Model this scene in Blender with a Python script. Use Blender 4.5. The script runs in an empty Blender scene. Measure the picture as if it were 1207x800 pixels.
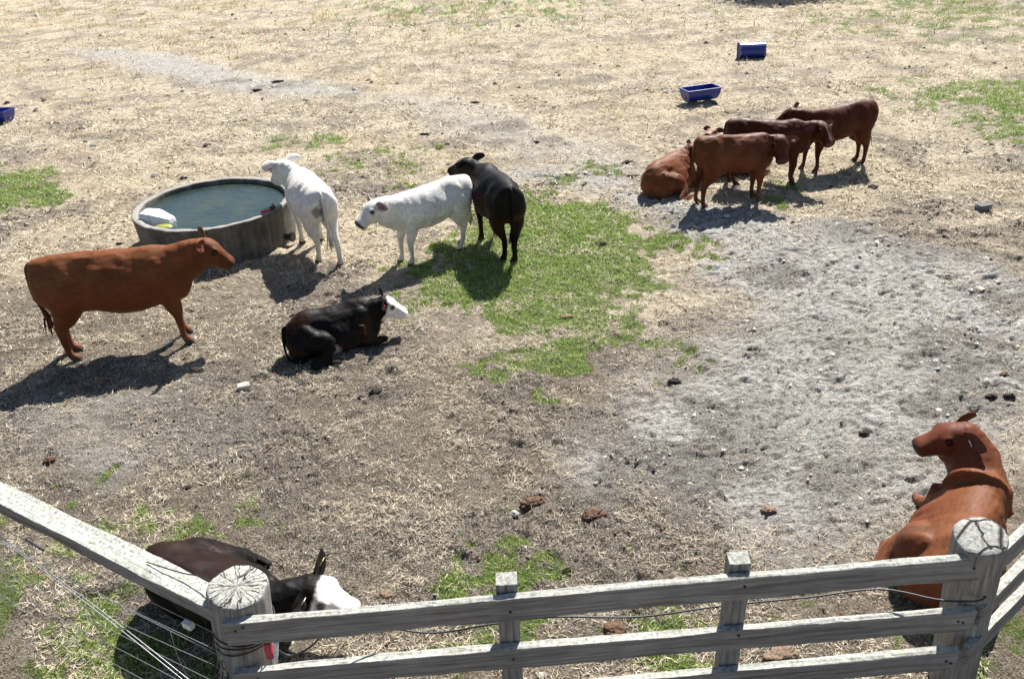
import bpy, bmesh, math, random
import numpy as np
from mathutils import Matrix, Vector
rng = np.random.default_rng(11); random.seed(5)
R = math.radians
S = bpy.context.scene
COL = S.collection

# ---------------------------------------------------------------- camera
CF, CT, CR, CH = 1000.0, R(29.5), R(-3), 4.5       # focal in photo pixels, pitch down, roll, height
def at(u, v, z=0.0):
    """ground (or height z) point seen at photo pixel u, v"""
    a = u-603.5; b = v-400; c, s = math.cos(-CR), math.sin(-CR)
    a, b = c*a-s*b, s*a+c*b
    d = (a, CF*math.cos(CT)-b*math.sin(CT), -CF*math.sin(CT)-b*math.cos(CT))
    t = (z-CH)/d[2]
    return Vector((d[0]*t, d[1]*t, z))
cam = bpy.data.cameras.new('camera'); co = bpy.data.objects.new('camera', cam); COL.objects.link(co)
cam.sensor_width = 36; cam.lens = 36*CF/1207; cam.clip_end = 3000; cam.clip_start = .05
co.matrix_world = Matrix.Translation((0, 0, CH)) @ Matrix.Rotation(math.pi/2-CT, 4, 'X') @ Matrix.Rotation(CR, 4, 'Z')
S.camera = co

# ---------------------------------------------------------------- light
SAZ, SEL = R(22), R(46)                             # azimuth to the right of +Y, elevation
w = bpy.data.worlds.new('World'); S.world = w; w.use_nodes = True
nt = w.node_tree; sky = nt.nodes.new('ShaderNodeTexSky'); sky.sky_type = 'NISHITA'; sky.sun_disc = False
sky.sun_elevation = SEL; sky.sun_rotation = SAZ
bg = nt.nodes['Background']; nt.links.new(sky.outputs[0], bg.inputs[0]); bg.inputs[1].default_value = .055
sl = bpy.data.lights.new('sun', 'SUN'); sl.energy = 5.0; sl.angle = R(.5); sl.color = (1, .965, .91)
so = bpy.data.objects.new('sun', sl); COL.objects.link(so)
sd = Vector((math.sin(SAZ)*math.cos(SEL), math.cos(SAZ)*math.cos(SEL), math.sin(SEL)))
so.rotation_euler = sd.to_track_quat('Z', 'Y').to_euler(); so.location = sd*50
S.view_settings.view_transform = 'Standard'; S.view_settings.look = 'None'
S.view_settings.exposure = 1.03; S.view_settings.gamma = 1
S.render.engine = 'CYCLES'; S.cycles.max_bounces = 6; S.cycles.transparent_max_bounces = 8

# ---------------------------------------------------------------- noise
def _h(ix, iy, seed):
    n = (ix.astype(np.int64)*374761393 + iy.astype(np.int64)*668265263 + seed*1442695041) & 0xffffffff
    n = ((n ^ (n >> 13))*1274126177) & 0xffffffff
    n = ((n ^ (n >> 16))*2246822519) & 0xffffffff
    return ((n ^ (n >> 15)) & 0xffffff)/float(0xffffff)
def vn(x, y, seed=0):
    ix = np.floor(x); iy = np.floor(y); fx = x-ix; fy = y-iy
    fx = fx*fx*fx*(fx*(fx*6-15)+10); fy = fy*fy*fy*(fy*(fy*6-15)+10)
    a = _h(ix, iy, seed); b = _h(ix+1, iy, seed); c = _h(ix, iy+1, seed); d = _h(ix+1, iy+1, seed)
    return a+(b-a)*fx+(c-a)*fy+(a-b-c+d)*fx*fy
def fbm(x, y, o=4, seed=0, g=.5):
    s = 0; amp = 1; t = 0
    for i in range(o):
        s = s+amp*vn(x*2**i+i*17.3, y*2**i-i*9.7, seed+i); t += amp; amp *= g
    return s/t
def ridge(x, y, o=3, seed=0):
    s = 0; amp = 1; t = 0
    for i in range(o):
        s = s+amp*(1-np.abs(2*vn(x*2**i+i*7, y*2**i+i*3, seed+i)-1)); t += amp; amp *= .5
    return s/t
def sstep(a, b, x):
    t = np.clip((x-a)/(b-a), 0, 1); return t*t*(3-2*t)

# ---------------------------------------------------------------- ground regions (polygons lying on the ground)
def gpoly(px): return [tuple(at(u, v)[:2]) for u, v in px]
def pmask(x, y, poly, soft, warp=.35, seed=0, wf=1.6):
    P = np.array(poly); mg = soft+warp+.05; k = (x > P[:, 0].min()-mg) & (x < P[:, 0].max()+mg) & (y > P[:, 1].min()-mg) & (y < P[:, 1].max()+mg)
    out = np.zeros(x.shape)
    if k.any(): out[k] = _pmask(x[k], y[k], poly, soft, warp, seed, wf)
    return out
def _pmask(x, y, poly, soft, warp, seed, wf):
    x = x+(fbm(x*wf, y*wf, 4, seed+50)-.5)*2*warp; y = y+(fbm(x*wf+31, y*wf+9, 4, seed+70)-.5)*2*warp
    P = np.array(poly); Q = np.roll(P, -1, 0)
    d2 = np.full(x.shape, 1e9); ins = np.zeros(x.shape, bool)
    for (ax, ay), (bx, by) in zip(P, Q):
        ex, ey = bx-ax, by-ay; t = np.clip(((x-ax)*ex+(y-ay)*ey)/(ex*ex+ey*ey+1e-9), 0, 1)
        d2 = np.minimum(d2, (x-ax-t*ex)**2+(y-ay-t*ey)**2)
        if abs(by-ay) > 1e-9:
            c = ((ay > y) != (by > y)) & (x < (bx-ax)*(y-ay)/(by-ay)+ax); ins ^= c
    d = np.sqrt(d2)*np.where(ins, 1, -1)
    return sstep(-soft, soft, d)
GREEN = [(1.0, gpoly([(470, 350), (505, 300), (560, 262), (600, 226), (660, 222), (715, 240), (790, 284), (800, 305), (755, 348), (700, 392), (650, 392), (600, 372), (540, 378), (490, 368)]), .42),
         (.95, gpoly([(570, 415), (610, 402), (690, 400), (698, 432), (640, 438), (575, 436)]), .10),
         (.9, gpoly([(640, 470), (662, 462), (678, 480), (658, 494)]), .07),
         (1.0, gpoly([(-60, 200), (40, 206), (76, 224), (60, 240), (20, 258), (-60, 275)]), .25),
         (.72, gpoly([(1130, 118), (1180, 92), (1260, 84), (1270, 150), (1207, 168), (1150, 140)]), .5),
         (.6, gpoly([(1040, 105), (1130, 90), (1150, 125), (1060, 120)]), .6),
         (.42, gpoly([(960, 20), (1207, -30), (1280, 30), (1207, 50), (1000, 45)]), 1.5),
         (.35, gpoly([(420, 8), (640, -8), (800, 10), (600, 30), (430, 26)]), 1.5),
         (.6, gpoly([(330, 160), (365, 152), (400, 162), (360, 176)]), .25),
         (.4, gpoly([(400, 160), (500, 180), (490, 215), (400, 200)]), .4),
         (.4, gpoly([(640, 196), (715, 194), (720, 210), (650, 212)]), .25),
         (.27, gpoly([(560, 690), (600, 610), (700, 620), (800, 650), (780, 690), (640, 700)]), .22),
         (.30, gpoly([(560, 660), (800, 640), (880, 700), (900, 820), (500, 830), (520, 700)]), .3),
         (.26, gpoly([(60, 560), (260, 560), (330, 600), (300, 640), (120, 620)]), .25),
         (.5, gpoly([(-80, 620), (60, 650), (260, 800), (200, 900), (-120, 900)]), .3),
         (.45, gpoly([(1150, 760), (1240, 700), (1260, 860), (1120, 860)]), .3),
         (.5, gpoly([(890, 228), (930, 212), (960, 222), (905, 240)]), .15),
         (.35, gpoly([(740, 380), (830, 400), (860, 440), (780, 430)]), .2)]
SAND = [(1.0, gpoly([(600, 196), (700, 200), (780, 232), (900, 246), (1010, 272), (1120, 296), (1240, 330), (1240, 470), (1190, 560), (1080, 600), (1000, 648), (880, 640), (800, 600), (730, 570), (690, 540), (735, 500), (800, 440), (860, 380), (850, 330), (815, 290), (740, 232), (660, 212), (590, 212)]), .5),
        (.8, gpoly([(90, 58), (200, 62), (300, 86), (420, 104), (440, 116), (330, 112), (220, 96), (110, 72)]), .5),
        (.45, gpoly([(-20, 480), (120, 440), (260, 440), (290, 520), (180, 560), (40, 560), (-30, 540)]), .4),
        (.5, gpoly([(440, 110), (560, 118), (700, 170), (800, 210), (680, 200), (560, 170)]), .5)]
DARK = [(.82, gpoly([(-80, 440), (240, 425), (480, 400), (560, 400), (860, 430), (920, 560), (900, 720), (420, 720), (330, 620), (100, 570), (-60, 560)]), .5),
        (.9, gpoly([(375, 190), (440, 178), (500, 200), (520, 226), (440, 238), (390, 228)]), .3),
        (.85, gpoly([(960, 250), (1060, 230), (1240, 235), (1260, 330), (1180, 320), (1080, 300), (1000, 280)]), .5),
        (.6, gpoly([(470, 380), (560, 385), (700, 400), (760, 380), (830, 400), (760, 470), (690, 520), (600, 500), (500, 460), (440, 430)]), .4),
        (.55, gpoly([(100, 470), (300, 440), (470, 430), (600, 520), (640, 600), (440, 640), (330, 560), (140, 560), (0, 560), (-40, 500)]), .5),
        (.35, gpoly([(880, 400), (1000, 380), (1210, 440), (1190, 540), (1040, 560), (880, 460)]), .5),
        (.5, gpoly([(850, 560), (1040, 560), (1040, 680), (840, 680)]), .4),
        (.45, gpoly([(700, 10), (1010, -8), (1000, 4), (820, 8)]), .5)]  # far-edge strip: tree shade painted into the dark ground mask
NEAR = gpoly([(-700, 300), (-100, 330), (200, 330), (420, 340), (560, 390), (760, 400), (900, 440), (1000, 640), (1210, 620), (1900, 640), (1900, 1500), (-700, 1500)])
def near_mask(x, y): return pmask(x, y, NEAR, 1.0, .8, 88, .8)
def masks(x, y):
    g = np.zeros(x.shape); s = np.zeros(x.shape); d = np.zeros(x.shape)
    for i, (k, p, sf) in enumerate(GREEN): g = np.maximum(g, k*pmask(x, y, p, sf*1.5, .5, i, 1.2))
    for i, (k, p, sf) in enumerate(SAND): s = np.maximum(s, k*pmask(x, y, p, sf, .45, 20+i))
    for i, (k, p, sf) in enumerate(DARK): d = np.maximum(d, k*pmask(x, y, p, sf, .5, 40+i, 1.1))
    br = fbm(x*2.3, y*2.3, 4, 91)
    gm = g*1.22+(br-.5)*1.7+(fbm(x*8, y*8, 2, 93)-.5)*1.3
    g = np.where(g > .01, sstep(.42, .78, gm), 0)
    d2 = d*sstep(.30, .62, fbm(x*1.6, y*1.6, 4, 33))
    d2 = np.maximum(d2, .75*sstep(.66, .74, fbm(x*.9+5, y*1.1, 4, 57)))
    s = np.clip(1.15*s*(1-.75*g)*(1-.45*sstep(.5, .66, fbm(x*1.1, y*1.1, 4, 77))*(1-sstep(.2, .9, s)*.5)), 0, 1)
    return g, s, np.clip(d2*(1-g), 0, 1)
def craters(x, y, sc, seed):
    """hoof prints: bowls with a raised rim scattered one per cell"""
    X = x*sc; Y = y*sc; ix = np.floor(X); iy = np.floor(Y); h = np.zeros(x.shape)
    for a in (-1, 0, 1):
        for b in (-1, 0, 1):
            cx = ix+a; cy = iy+b; px = cx+_h(cx, cy, seed); py = cy+_h(cx, cy, seed+1); r = .30+.3*_h(cx, cy, seed+2); on = _h(cx, cy, seed+3) > .35
            an = _h(cx, cy, seed+4)*3.14; dx = X-px; dy = Y-py; u = dx*np.cos(an)+dy*np.sin(an); v = (-dx*np.sin(an)+dy*np.cos(an))*1.5
            d = np.sqrt(u*u+v*v)/r; h = h+on*(-np.exp(-(d*1.25)**4)+.55*np.exp(-((d-1.15)/.28)**2))*r
    return h
def height(x, y, ms=None):
    g, s, d = ms if ms is not None else masks(x, y)
    # churned ground: warped ridges on the sand, clods on the dark soil
    wx = x+(fbm(x*1.7, y*1.7, 3, 5)-.5)*.9; wy = y+(fbm(x*1.7+9, y*1.7, 3, 6)-.5)*.9
    u = wx*.82+wy*.57; v = -wx*.57+wy*.82
    hs = np.clip(ridge(u*2.6, v*6.5, 3, 12), .45, .82)*.075-.03+np.clip(ridge(u*7+3, v*17, 2, 15), .45, .88)*.072+ridge(wx*21, wy*25, 1, 17)*.010+craters(x, y, 3.6, 101)*.013
    hd = sstep(.42, .7, fbm(x*8, y*8, 3, 23))*.045+fbm(x*22, y*22, 2, 25)*.03+craters(x, y, 4.5, 131)*.014
    hb = fbm(x*6, y*6, 3, 28)*.050+fbm(x*21, y*21, 2, 29)*.026+craters(x, y, 3.2, 151)*.010*sstep(.45, .6, fbm(x*.8, y*.8, 2, 31))
    near = 1.0/(1+np.maximum(0, y-18)/12)
    hoof = 0
    return (hs*s+hd*d*.8*(1-.8*s)+hb*(1-.6*s)+hoof*(s*.8+.2)+fbm(x*.35, y*.35, 2, 3)*.06-.095)*near
def H1(x, y): return float(height(np.array([x], float), np.array([y], float))[0])

# ---------------------------------------------------------------- materials
def mat(name):
    m = bpy.data.materials.new(name); m.use_nodes = True
    n = m.node_tree.nodes; l = m.node_tree.links
    return m, n, l, n['Principled BSDF']
def N(n, t, **k):
    o = n.new('ShaderNode'+t)
    for a, b in k.items():
        if a in o.inputs: o.inputs[a].default_value = b
        else: setattr(o, a, b)
    return o
def ramp(n, stops):
    r = n.new('ShaderNodeValToRGB'); e = r.color_ramp.elements
    e[0].position, e[0].color = stops[0][0], (*stops[0][1], 1); e[1].position, e[1].color = stops[-1][0], (*stops[-1][1], 1)
    for p, c in stops[1:-1]: q = e.new(p); q.color = (*c, 1)
    return r
def mixc(n, l, f, a, b, mode='MIX'):
    m = n.new('ShaderNodeMix'); m.data_type = 'RGBA'; m.blend_type = mode
    for s, v in ((0, f), (6, a), (7, b)):
        if hasattr(v, 'is_linked'): l.new(v, m.inputs[s])
        else: m.inputs[s].default_value = v if s == 0 else (*v, 1)
    return m.outputs[2]
def noise(n, l, vec, scale, detail=5, rough=.6, dist=0):
    t = N(n, 'TexNoise', Scale=scale, Detail=detail, Roughness=rough, Distortion=dist); l.new(vec, t.inputs['Vector']); return t.outputs[0]
def maprange(n, l, v, a, b, c=0, d=1):
    m = n.new('ShaderNodeMapRange'); l.new(v, m.inputs[0])
    for i, q in enumerate((a, b, c, d)): m.inputs[i+1].default_value = q
    return m.outputs[0]
def bump(n, l, h, bs, strength=.5, dist=.01):
    b = N(n, 'Bump', Strength=strength, Distance=dist); l.new(h, b.inputs['Height']); l.new(b.outputs[0], bs.inputs['Normal']); return b
def objco(n): return n.new('ShaderNodeTexCoord').outputs['Object']

def ground_mat():
    m, n, l, b = mat('ground'); oc = objco(n)
    at_ = N(n, 'Attribute', attribute_name='region'); sp = n.new('ShaderNodeSeparateColor'); l.new(at_.outputs[0], sp.inputs[0])
    n1 = noise(n, l, oc, 1.1, 6, .65); n2 = noise(n, l, oc, 14, 6, .7); n3 = noise(n, l, oc, 70, 4, .7); n4 = noise(n, l, oc, .25, 4, .6)
    mp = N(n, 'Mapping'); mp.inputs['Rotation'].default_value = (0, 0, .6); mp.inputs['Scale'].default_value = (1, 2.6, 1); l.new(oc, mp.inputs[0])
    n5 = noise(n, l, mp.outputs[0], 9, 7, .76, .9); n6 = noise(n, l, oc, 4.2, 5, .7)
    st = ramp(n, [(.37, (.075, .054, .037)), (.45, (.38, .30, .205)), (.525, (.66, .56, .42)), (.62, (.84, .76, .61))]); l.new(n2, st.inputs[0])
    st2 = ramp(n, [(.38, (.055, .040, .028)), (.47, (.42, .34, .235)), (.58, (.84, .76, .60))]); l.new(n3, st2.inputs[0])
    straw = mixc(n, l, .5, st.outputs[0], st2.outputs[0])
    straw = mixc(n, l, maprange(n, l, n1, .44, .60), straw, mixc(n, l, .72, straw, (.25, .205, .165)))
    straw = mixc(n, l, maprange(n, l, n4, .45, .6, 0, .45), straw, mixc(n, l, .5, straw, (.66, .53, .30)))
    straw = mixc(n, l, maprange(n, l, n6, .58, .66, 0, .55), straw, (.12, .092, .070))
    sa = ramp(n, [(.37, (.075, .066, .056)), (.455, (.33, .305, .27)), (.525, (.64, .615, .565)), (.62, (.84, .815, .76))]); l.new(n5, sa.inputs[0])
    sb = ramp(n, [(.38, (.075, .067, .058)), (.49, (.46, .43, .39)), (.62, (.76, .73, .68))]); l.new(n3, sb.inputs[0])
    sand = mixc(n, l, .32, sa.outputs[0], sb.outputs[0])
    sand = mixc(n, l, maprange(n, l, n1, .56, .68, 0, .45), sand, (.24, .22, .195))
    dk = ramp(n, [(.39, (.024, .020, .017)), (.50, (.14, .118, .098)), (.61, (.44, .39, .33))]); l.new(n3, dk.inputs[0])
    gr = ramp(n, [(.35, (.035, .055, .012)), (.55, (.12, .17, .04)), (.70, (.34, .31, .16))]); l.new(n3, gr.inputs[0])
    ta = N(n, 'Attribute', attribute_name='trampled')
    soil = ramp(n, [(.38, (.028, .021, .016)), (.5, (.12, .095, .074)), (.62, (.34, .29, .235))]); l.new(n3, soil.inputs[0])
    straw = mixc(n, l, maprange(n, l, ta.outputs['Fac'], 0, 1, 0, .80), straw, soil.outputs[0])
    c = mixc(n, l, sp.outputs[1], straw, sand)
    c = mixc(n, l, maprange(n, l, sp.outputs[2], 0, 1, 0, .8), c, dk.outputs[0])
    c = mixc(n, l, maprange(n, l, sp.outputs[0], 0, 1, 0, .85), c, gr.outputs[0])
    l.new(c, b.inputs['Base Color']); b.inputs['Roughness'].default_value = .95; b.inputs['Specular IOR Level'].default_value = .15
    a = n.new('ShaderNodeMath'); a.operation = 'ADD'; l.new(n2, a.inputs[0]); l.new(n3, a.inputs[1])
    k5 = n.new('ShaderNodeMath'); k5.operation = 'MULTIPLY'; l.new(n5, k5.inputs[0]); l.new(maprange(n, l, sp.outputs[1], 0, 1, .3, 1.6), k5.inputs[1])
    a3 = n.new('ShaderNodeMath'); a3.operation = 'ADD'; l.new(a.outputs[0], a3.inputs[0]); l.new(k5.outputs[0], a3.inputs[1])
    bump(n, l, a3.outputs[0], b, 1.0, .042)
    return m
def attr_mat(name, rough=.8, spec=.25, trans=0, sheen=0):
    m, n, l, b = mat(name); a = N(n, 'Attribute', attribute_name='tint'); l.new(a.outputs[0], b.inputs['Base Color'])
    b.inputs['Roughness'].default_value = rough; b.inputs['Specular IOR Level'].default_value = spec
    if trans:
        tr = n.new('ShaderNodeBsdfTranslucent'); l.new(a.outputs[0], tr.inputs[0]); mx = N(n, 'MixShader'); mx.inputs[0].default_value = trans
        l.new(b.outputs[0], mx.inputs[1]); l.new(tr.outputs[0], mx.inputs[2]); l.new(mx.outputs[0], n['Material Output'].inputs[0])
    return m
def plain(name, c, rough=.6, metal=0, var=.15, sc=20, bmp=.2, bd=.004):
    m, n, l, b = mat(name); oc = objco(n); q = noise(n, l, oc, sc, 5, .65)
    r = ramp(n, [(.3, tuple(x*(1-var*2) for x in c)), (.7, tuple(min(1, x*(1+var)) for x in c))]); l.new(q, r.inputs[0])
    l.new(r.outputs[0], b.inputs['Base Color']); b.inputs['Roughness'].default_value = rough; b.inputs['Metallic'].default_value = metal
    if bmp: bump(n, l, q, b, bmp, bd)
    return m

# ---------------------------------------------------------------- object helpers
def mesh_np(name, V, F, mats=(), tint=None, mi=None, smooth=False, attr='tint', quads=True):
    me = bpy.data.meshes.new(name); V = np.asarray(V, np.float32); F = np.asarray(F, np.int32); k = F.shape[1]
    me.vertices.add(len(V)); me.vertices.foreach_set('co', V.ravel())
    me.loops.add(F.size); me.loops.foreach_set('vertex_index', F.ravel())
    me.polygons.add(len(F)); me.polygons.foreach_set('loop_start', np.arange(0, F.size, k, dtype=np.int32)); me.polygons.foreach_set('loop_total', np.full(len(F), k, np.int32))
    me.update(calc_edges=True)
    for m in mats: me.materials.append(m)
    if tint is not None:
        a = me.color_attributes.new(attr, 'FLOAT_COLOR', 'POINT'); c = np.ones((len(V), 4), np.float32); c[:, :3] = tint; a.data.foreach_set('color', c.ravel())
    if smooth: me.polygons.foreach_set('use_smooth', np.ones(len(F), bool))
    return me
def link(name, me, parent=None, label=None, cat=None, group=None, kind=None):
    me.name = name; o = bpy.data.objects.new(name, me); COL.objects.link(o); o.parent = parent
    return tag(o, label, cat, group, kind)
def tag(o, label=None, cat=None, group=None, kind=None):
    for k, v in (('label', label), ('category', cat), ('group', group), ('kind', kind)):
        if v: o[k] = v
    return o
def empty(name, loc, label, cat, group=None, rz=0):
    o = bpy.data.objects.new(name, None); o.location = loc; o.rotation_euler = (0, 0, rz); o.empty_display_size = .2; COL.objects.link(o)
    return tag(o, label, cat, group)
def bm_obj(name, bm, m, parent=None, smooth=False, bevel=0, **k):
    me = bpy.data.meshes.new(name)
    bmesh.ops.recalc_face_normals(bm, faces=bm.faces[:])
    bm.to_mesh(me); bm.free()
    for q in (m if isinstance(m, (list, tuple)) else [m]): me.materials.append(q)
    if smooth:
        for p in me.polygons: p.use_smooth = True
    o = link(name, me, parent, **k)
    if bevel:
        md = o.modifiers.new('b', 'BEVEL'); md.width = bevel; md.segments = 2; md.limit_method = 'ANGLE'
    return o

# ---------------------------------------------------------------- lofts
def catmull(A, k=4):
    A = np.asarray(A, float); one = A.ndim == 1
    if one: A = A[:, None]
    P = np.vstack([2*A[0]-A[1], A, 2*A[-1]-A[-2]]); out = []
    for i in range(1, len(P)-2):
        for j in range(k):
            t = j/k; a, b, c, d = P[i-1], P[i], P[i+1], P[i+2]
            out.append(.5*((2*b)+(-a+c)*t+(2*a-5*b+4*c-d)*t*t+(-a+3*b-3*c+d)*t**3))
    out.append(P[-2]); out = np.array(out)
    return out[:, 0] if one else out
def nrm(v): return v/(np.linalg.norm(v, axis=-1, keepdims=True)+1e-12)
def loft(C, U, w, up, dn, n=2.2, seg=20, k=4, cup=0, top=0, fixT=None):
    """closed tube along centres C; U up hints; half width w, heights up/dn"""
    C = catmull(C, k); m = len(C)
    U = np.asarray(U, float); U = np.tile(U, (m, 1)) if U.ndim == 1 else catmull(U, k)
    w = np.maximum(catmull(w, k), .002); up = np.maximum(catmull(up, k), .002); dn = np.maximum(catmull(dn, k), .002)
    T = nrm(np.gradient(C, axis=0)) if fixT is None else np.tile(np.array(fixT, float), (m, 1))
    B = nrm(np.cross(U, T)); Nn = np.cross(T, B)
    ph = np.linspace(0, 2*np.pi, seg, endpoint=False); c = np.cos(ph); s = np.sin(ph)
    cs = np.sign(c)*np.abs(c)**(2/n); ss = np.sign(s)*np.abs(s)**(2/n)
    vert = np.where(s > 0, 1, 0)[None]*up[:, None]*ss+np.where(s <= 0, 1, 0)[None]*dn[:, None]*ss
    wid = w[:, None]*cs*(1-top*np.clip(s, 0, 1))
    if cup: vert = vert+cup*w[:, None]*cs**2
    V = C[:, None]+B[:, None]*wid[..., None]+Nn[:, None]*vert[..., None]
    V = V.reshape(-1, 3); F = []
    for i in range(m-1):
        for j in range(seg):
            a = i*seg+j; b = i*seg+(j+1) % seg; F.append((a, b, b+seg, a+seg))
    V = np.vstack([V, C[:1]-T[:1]*w[0]*.25, C[-1:]+T[-1:]*w[-1]*.25]); n0 = m*seg
    for j in range(seg):
        F.append((n0, (j+1) % seg, j, j)); a = (m-1)*seg; F.append((n0+1, a+j, a+(j+1) % seg, a+(j+1) % seg))
    return V, F
def ellips(c, r, seg=16, rot=None):
    t = np.linspace(0, np.pi, seg//2+1)[1:-1]; ph = np.linspace(0, 2*np.pi, seg, endpoint=False)
    V = [(0, 0, 1)]+[(math.sin(a)*math.cos(b), math.sin(a)*math.sin(b), math.cos(a)) for a in t for b in ph]+[(0, 0, -1)]
    V = np.array(V)*np.array(r)
    if rot is not None: V = V@np.array(rot).T
    V = V+np.array(c); F = []; L = len(V)-1
    for j in range(seg): F.append((0, 1+j, 1+(j+1) % seg, 1+(j+1) % seg)); a = L-seg; F.append((L, a+(j+1) % seg, a+j, a+j))
    for i in range(len(t)-1):
        for j in range(seg): a = 1+i*seg+j; b = 1+i*seg+(j+1) % seg; F.append((a, a+seg, b+seg, b))
    return V, F
def py_mesh(name, V, F):
    me = bpy.data.meshes.new(name)
    me.from_pydata([tuple(v) for v in V], [], [tuple(dict.fromkeys(f)) for f in F]); me.validate(); me.update(); return me
def rotm(yaw=0, pitch=0, roll=0):
    return np.array(Matrix.Rotation(yaw, 3, 'Z') @ Matrix.Rotation(pitch, 3, 'Y') @ Matrix.Rotation(roll, 3, 'X'))

# ---------------------------------------------------------------- cattle
def coat_mat(name, rough=.42, spec=.35, sheen=.15, hair=.35, dust=.0, mud=.25):
    m, n, l, b = mat(name); a = N(n, 'Attribute', attribute_name='tint'); oc = objco(n)
    mp = N(n, 'Mapping'); mp.inputs['Scale'].default_value = (1, 3.2, 2.2); l.new(oc, mp.inputs[0])
    q = noise(n, l, mp.outputs[0], 9, 6, .65, .6); q2 = noise(n, l, oc, 2.6, 4, .6); mp2 = N(n, 'Mapping'); mp2.inputs['Scale'].default_value = (30, 130, 60); l.new(oc, mp2.inputs[0])
    q3 = noise(n, l, mp2.outputs[0], 1, 3, .7)
    v1 = maprange(n, l, q, .3, .7, .80, 1.18); v2 = maprange(n, l, q2, .3, .7, .86, 1.14); v3 = maprange(n, l, q3, .3, .7, .82, 1.16)
    c = mixc(n, l, 1, a.outputs[0], v1, 'MULTIPLY'); c = mixc(n, l, 1, c, v2, 'MULTIPLY'); c = mixc(n, l, 1, c, v3, 'MULTIPLY')
    sz_ = n.new('ShaderNodeSeparateXYZ'); l.new(oc, sz_.inputs[0]); lo = maprange(n, l, sz_.outputs[2], .30, .05, 0, 1); mu = n.new('ShaderNodeMath'); mu.operation = 'MULTIPLY'; l.new(lo, mu.inputs[0]); l.new(maprange(n, l, q, .42, .62, 0, mud), mu.inputs[1]); c = mixc(n, l, mu.outputs[0], c, (.20, .165, .13))
    if dust: c = mixc(n, l, maprange(n, l, q2, .5, .75, 0, dust), c, (.30, .25, .20))
    l.new(c, b.inputs['Base Color']); b.inputs['Specular IOR Level'].default_value = spec
    l.new(maprange(n, l, q, .3, .7, rough-.08, rough+.12), b.inputs['Roughness'])
    b.inputs['Sheen Weight'].default_value = sheen; b.inputs['Sheen Tint'].default_value = (.8, .5, .35, 1); b.inputs['Sheen Roughness'].default_value = .4
    ad = n.new('ShaderNodeMath'); ad.operation = 'MULTIPLY_ADD'; l.new(q3, ad.inputs[0]); ad.inputs[1].default_value = .35; l.new(q, ad.inputs[2])
    bump(n, l, ad.outputs[0], b, hair, .009)
    return m
M_EYE, _n, _l, _b = mat('eye'); _b.inputs['Base Color'].default_value = (.012, .008, .006, 1); _b.inputs['Roughness'].default_value = .08
COATS = {'red': coat_mat('coat_red', .52, .10, .0, .35, .05), 'dark': coat_mat('coat_dark', .5, .10, 0, .35, .04), 'white': coat_mat('coat_white', .7, .2, .2, .6, 0, .4), 'black': coat_mat('coat_black', .48, .08, .0, .4, .03, .0)}

HEAD = np.array([  # x, ztop, zbot, halfwidth
    (-.07, .035, .12, .080), (-.01, .066, .15, .095), (.045, .080, .185, .105), (.10, .080, .198, .113), (.145, .074, .190, .113), (.20, .060, .170, .100),
    (.26, .045, .148, .086), (.32, .034, .134, .079), (.365, .028, .127, .082), (.405, .020, .118, .084), (.435, .004, .100, .070)])

def bez(P, n):
    t = np.linspace(0, 1, n)[:, None]; a, b, c, d = [np.array(p, float) for p in P]
    return (1-t)**3*a+3*(1-t)**2*t*b+3*(1-t)*t*t*c+t**3*d

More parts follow.
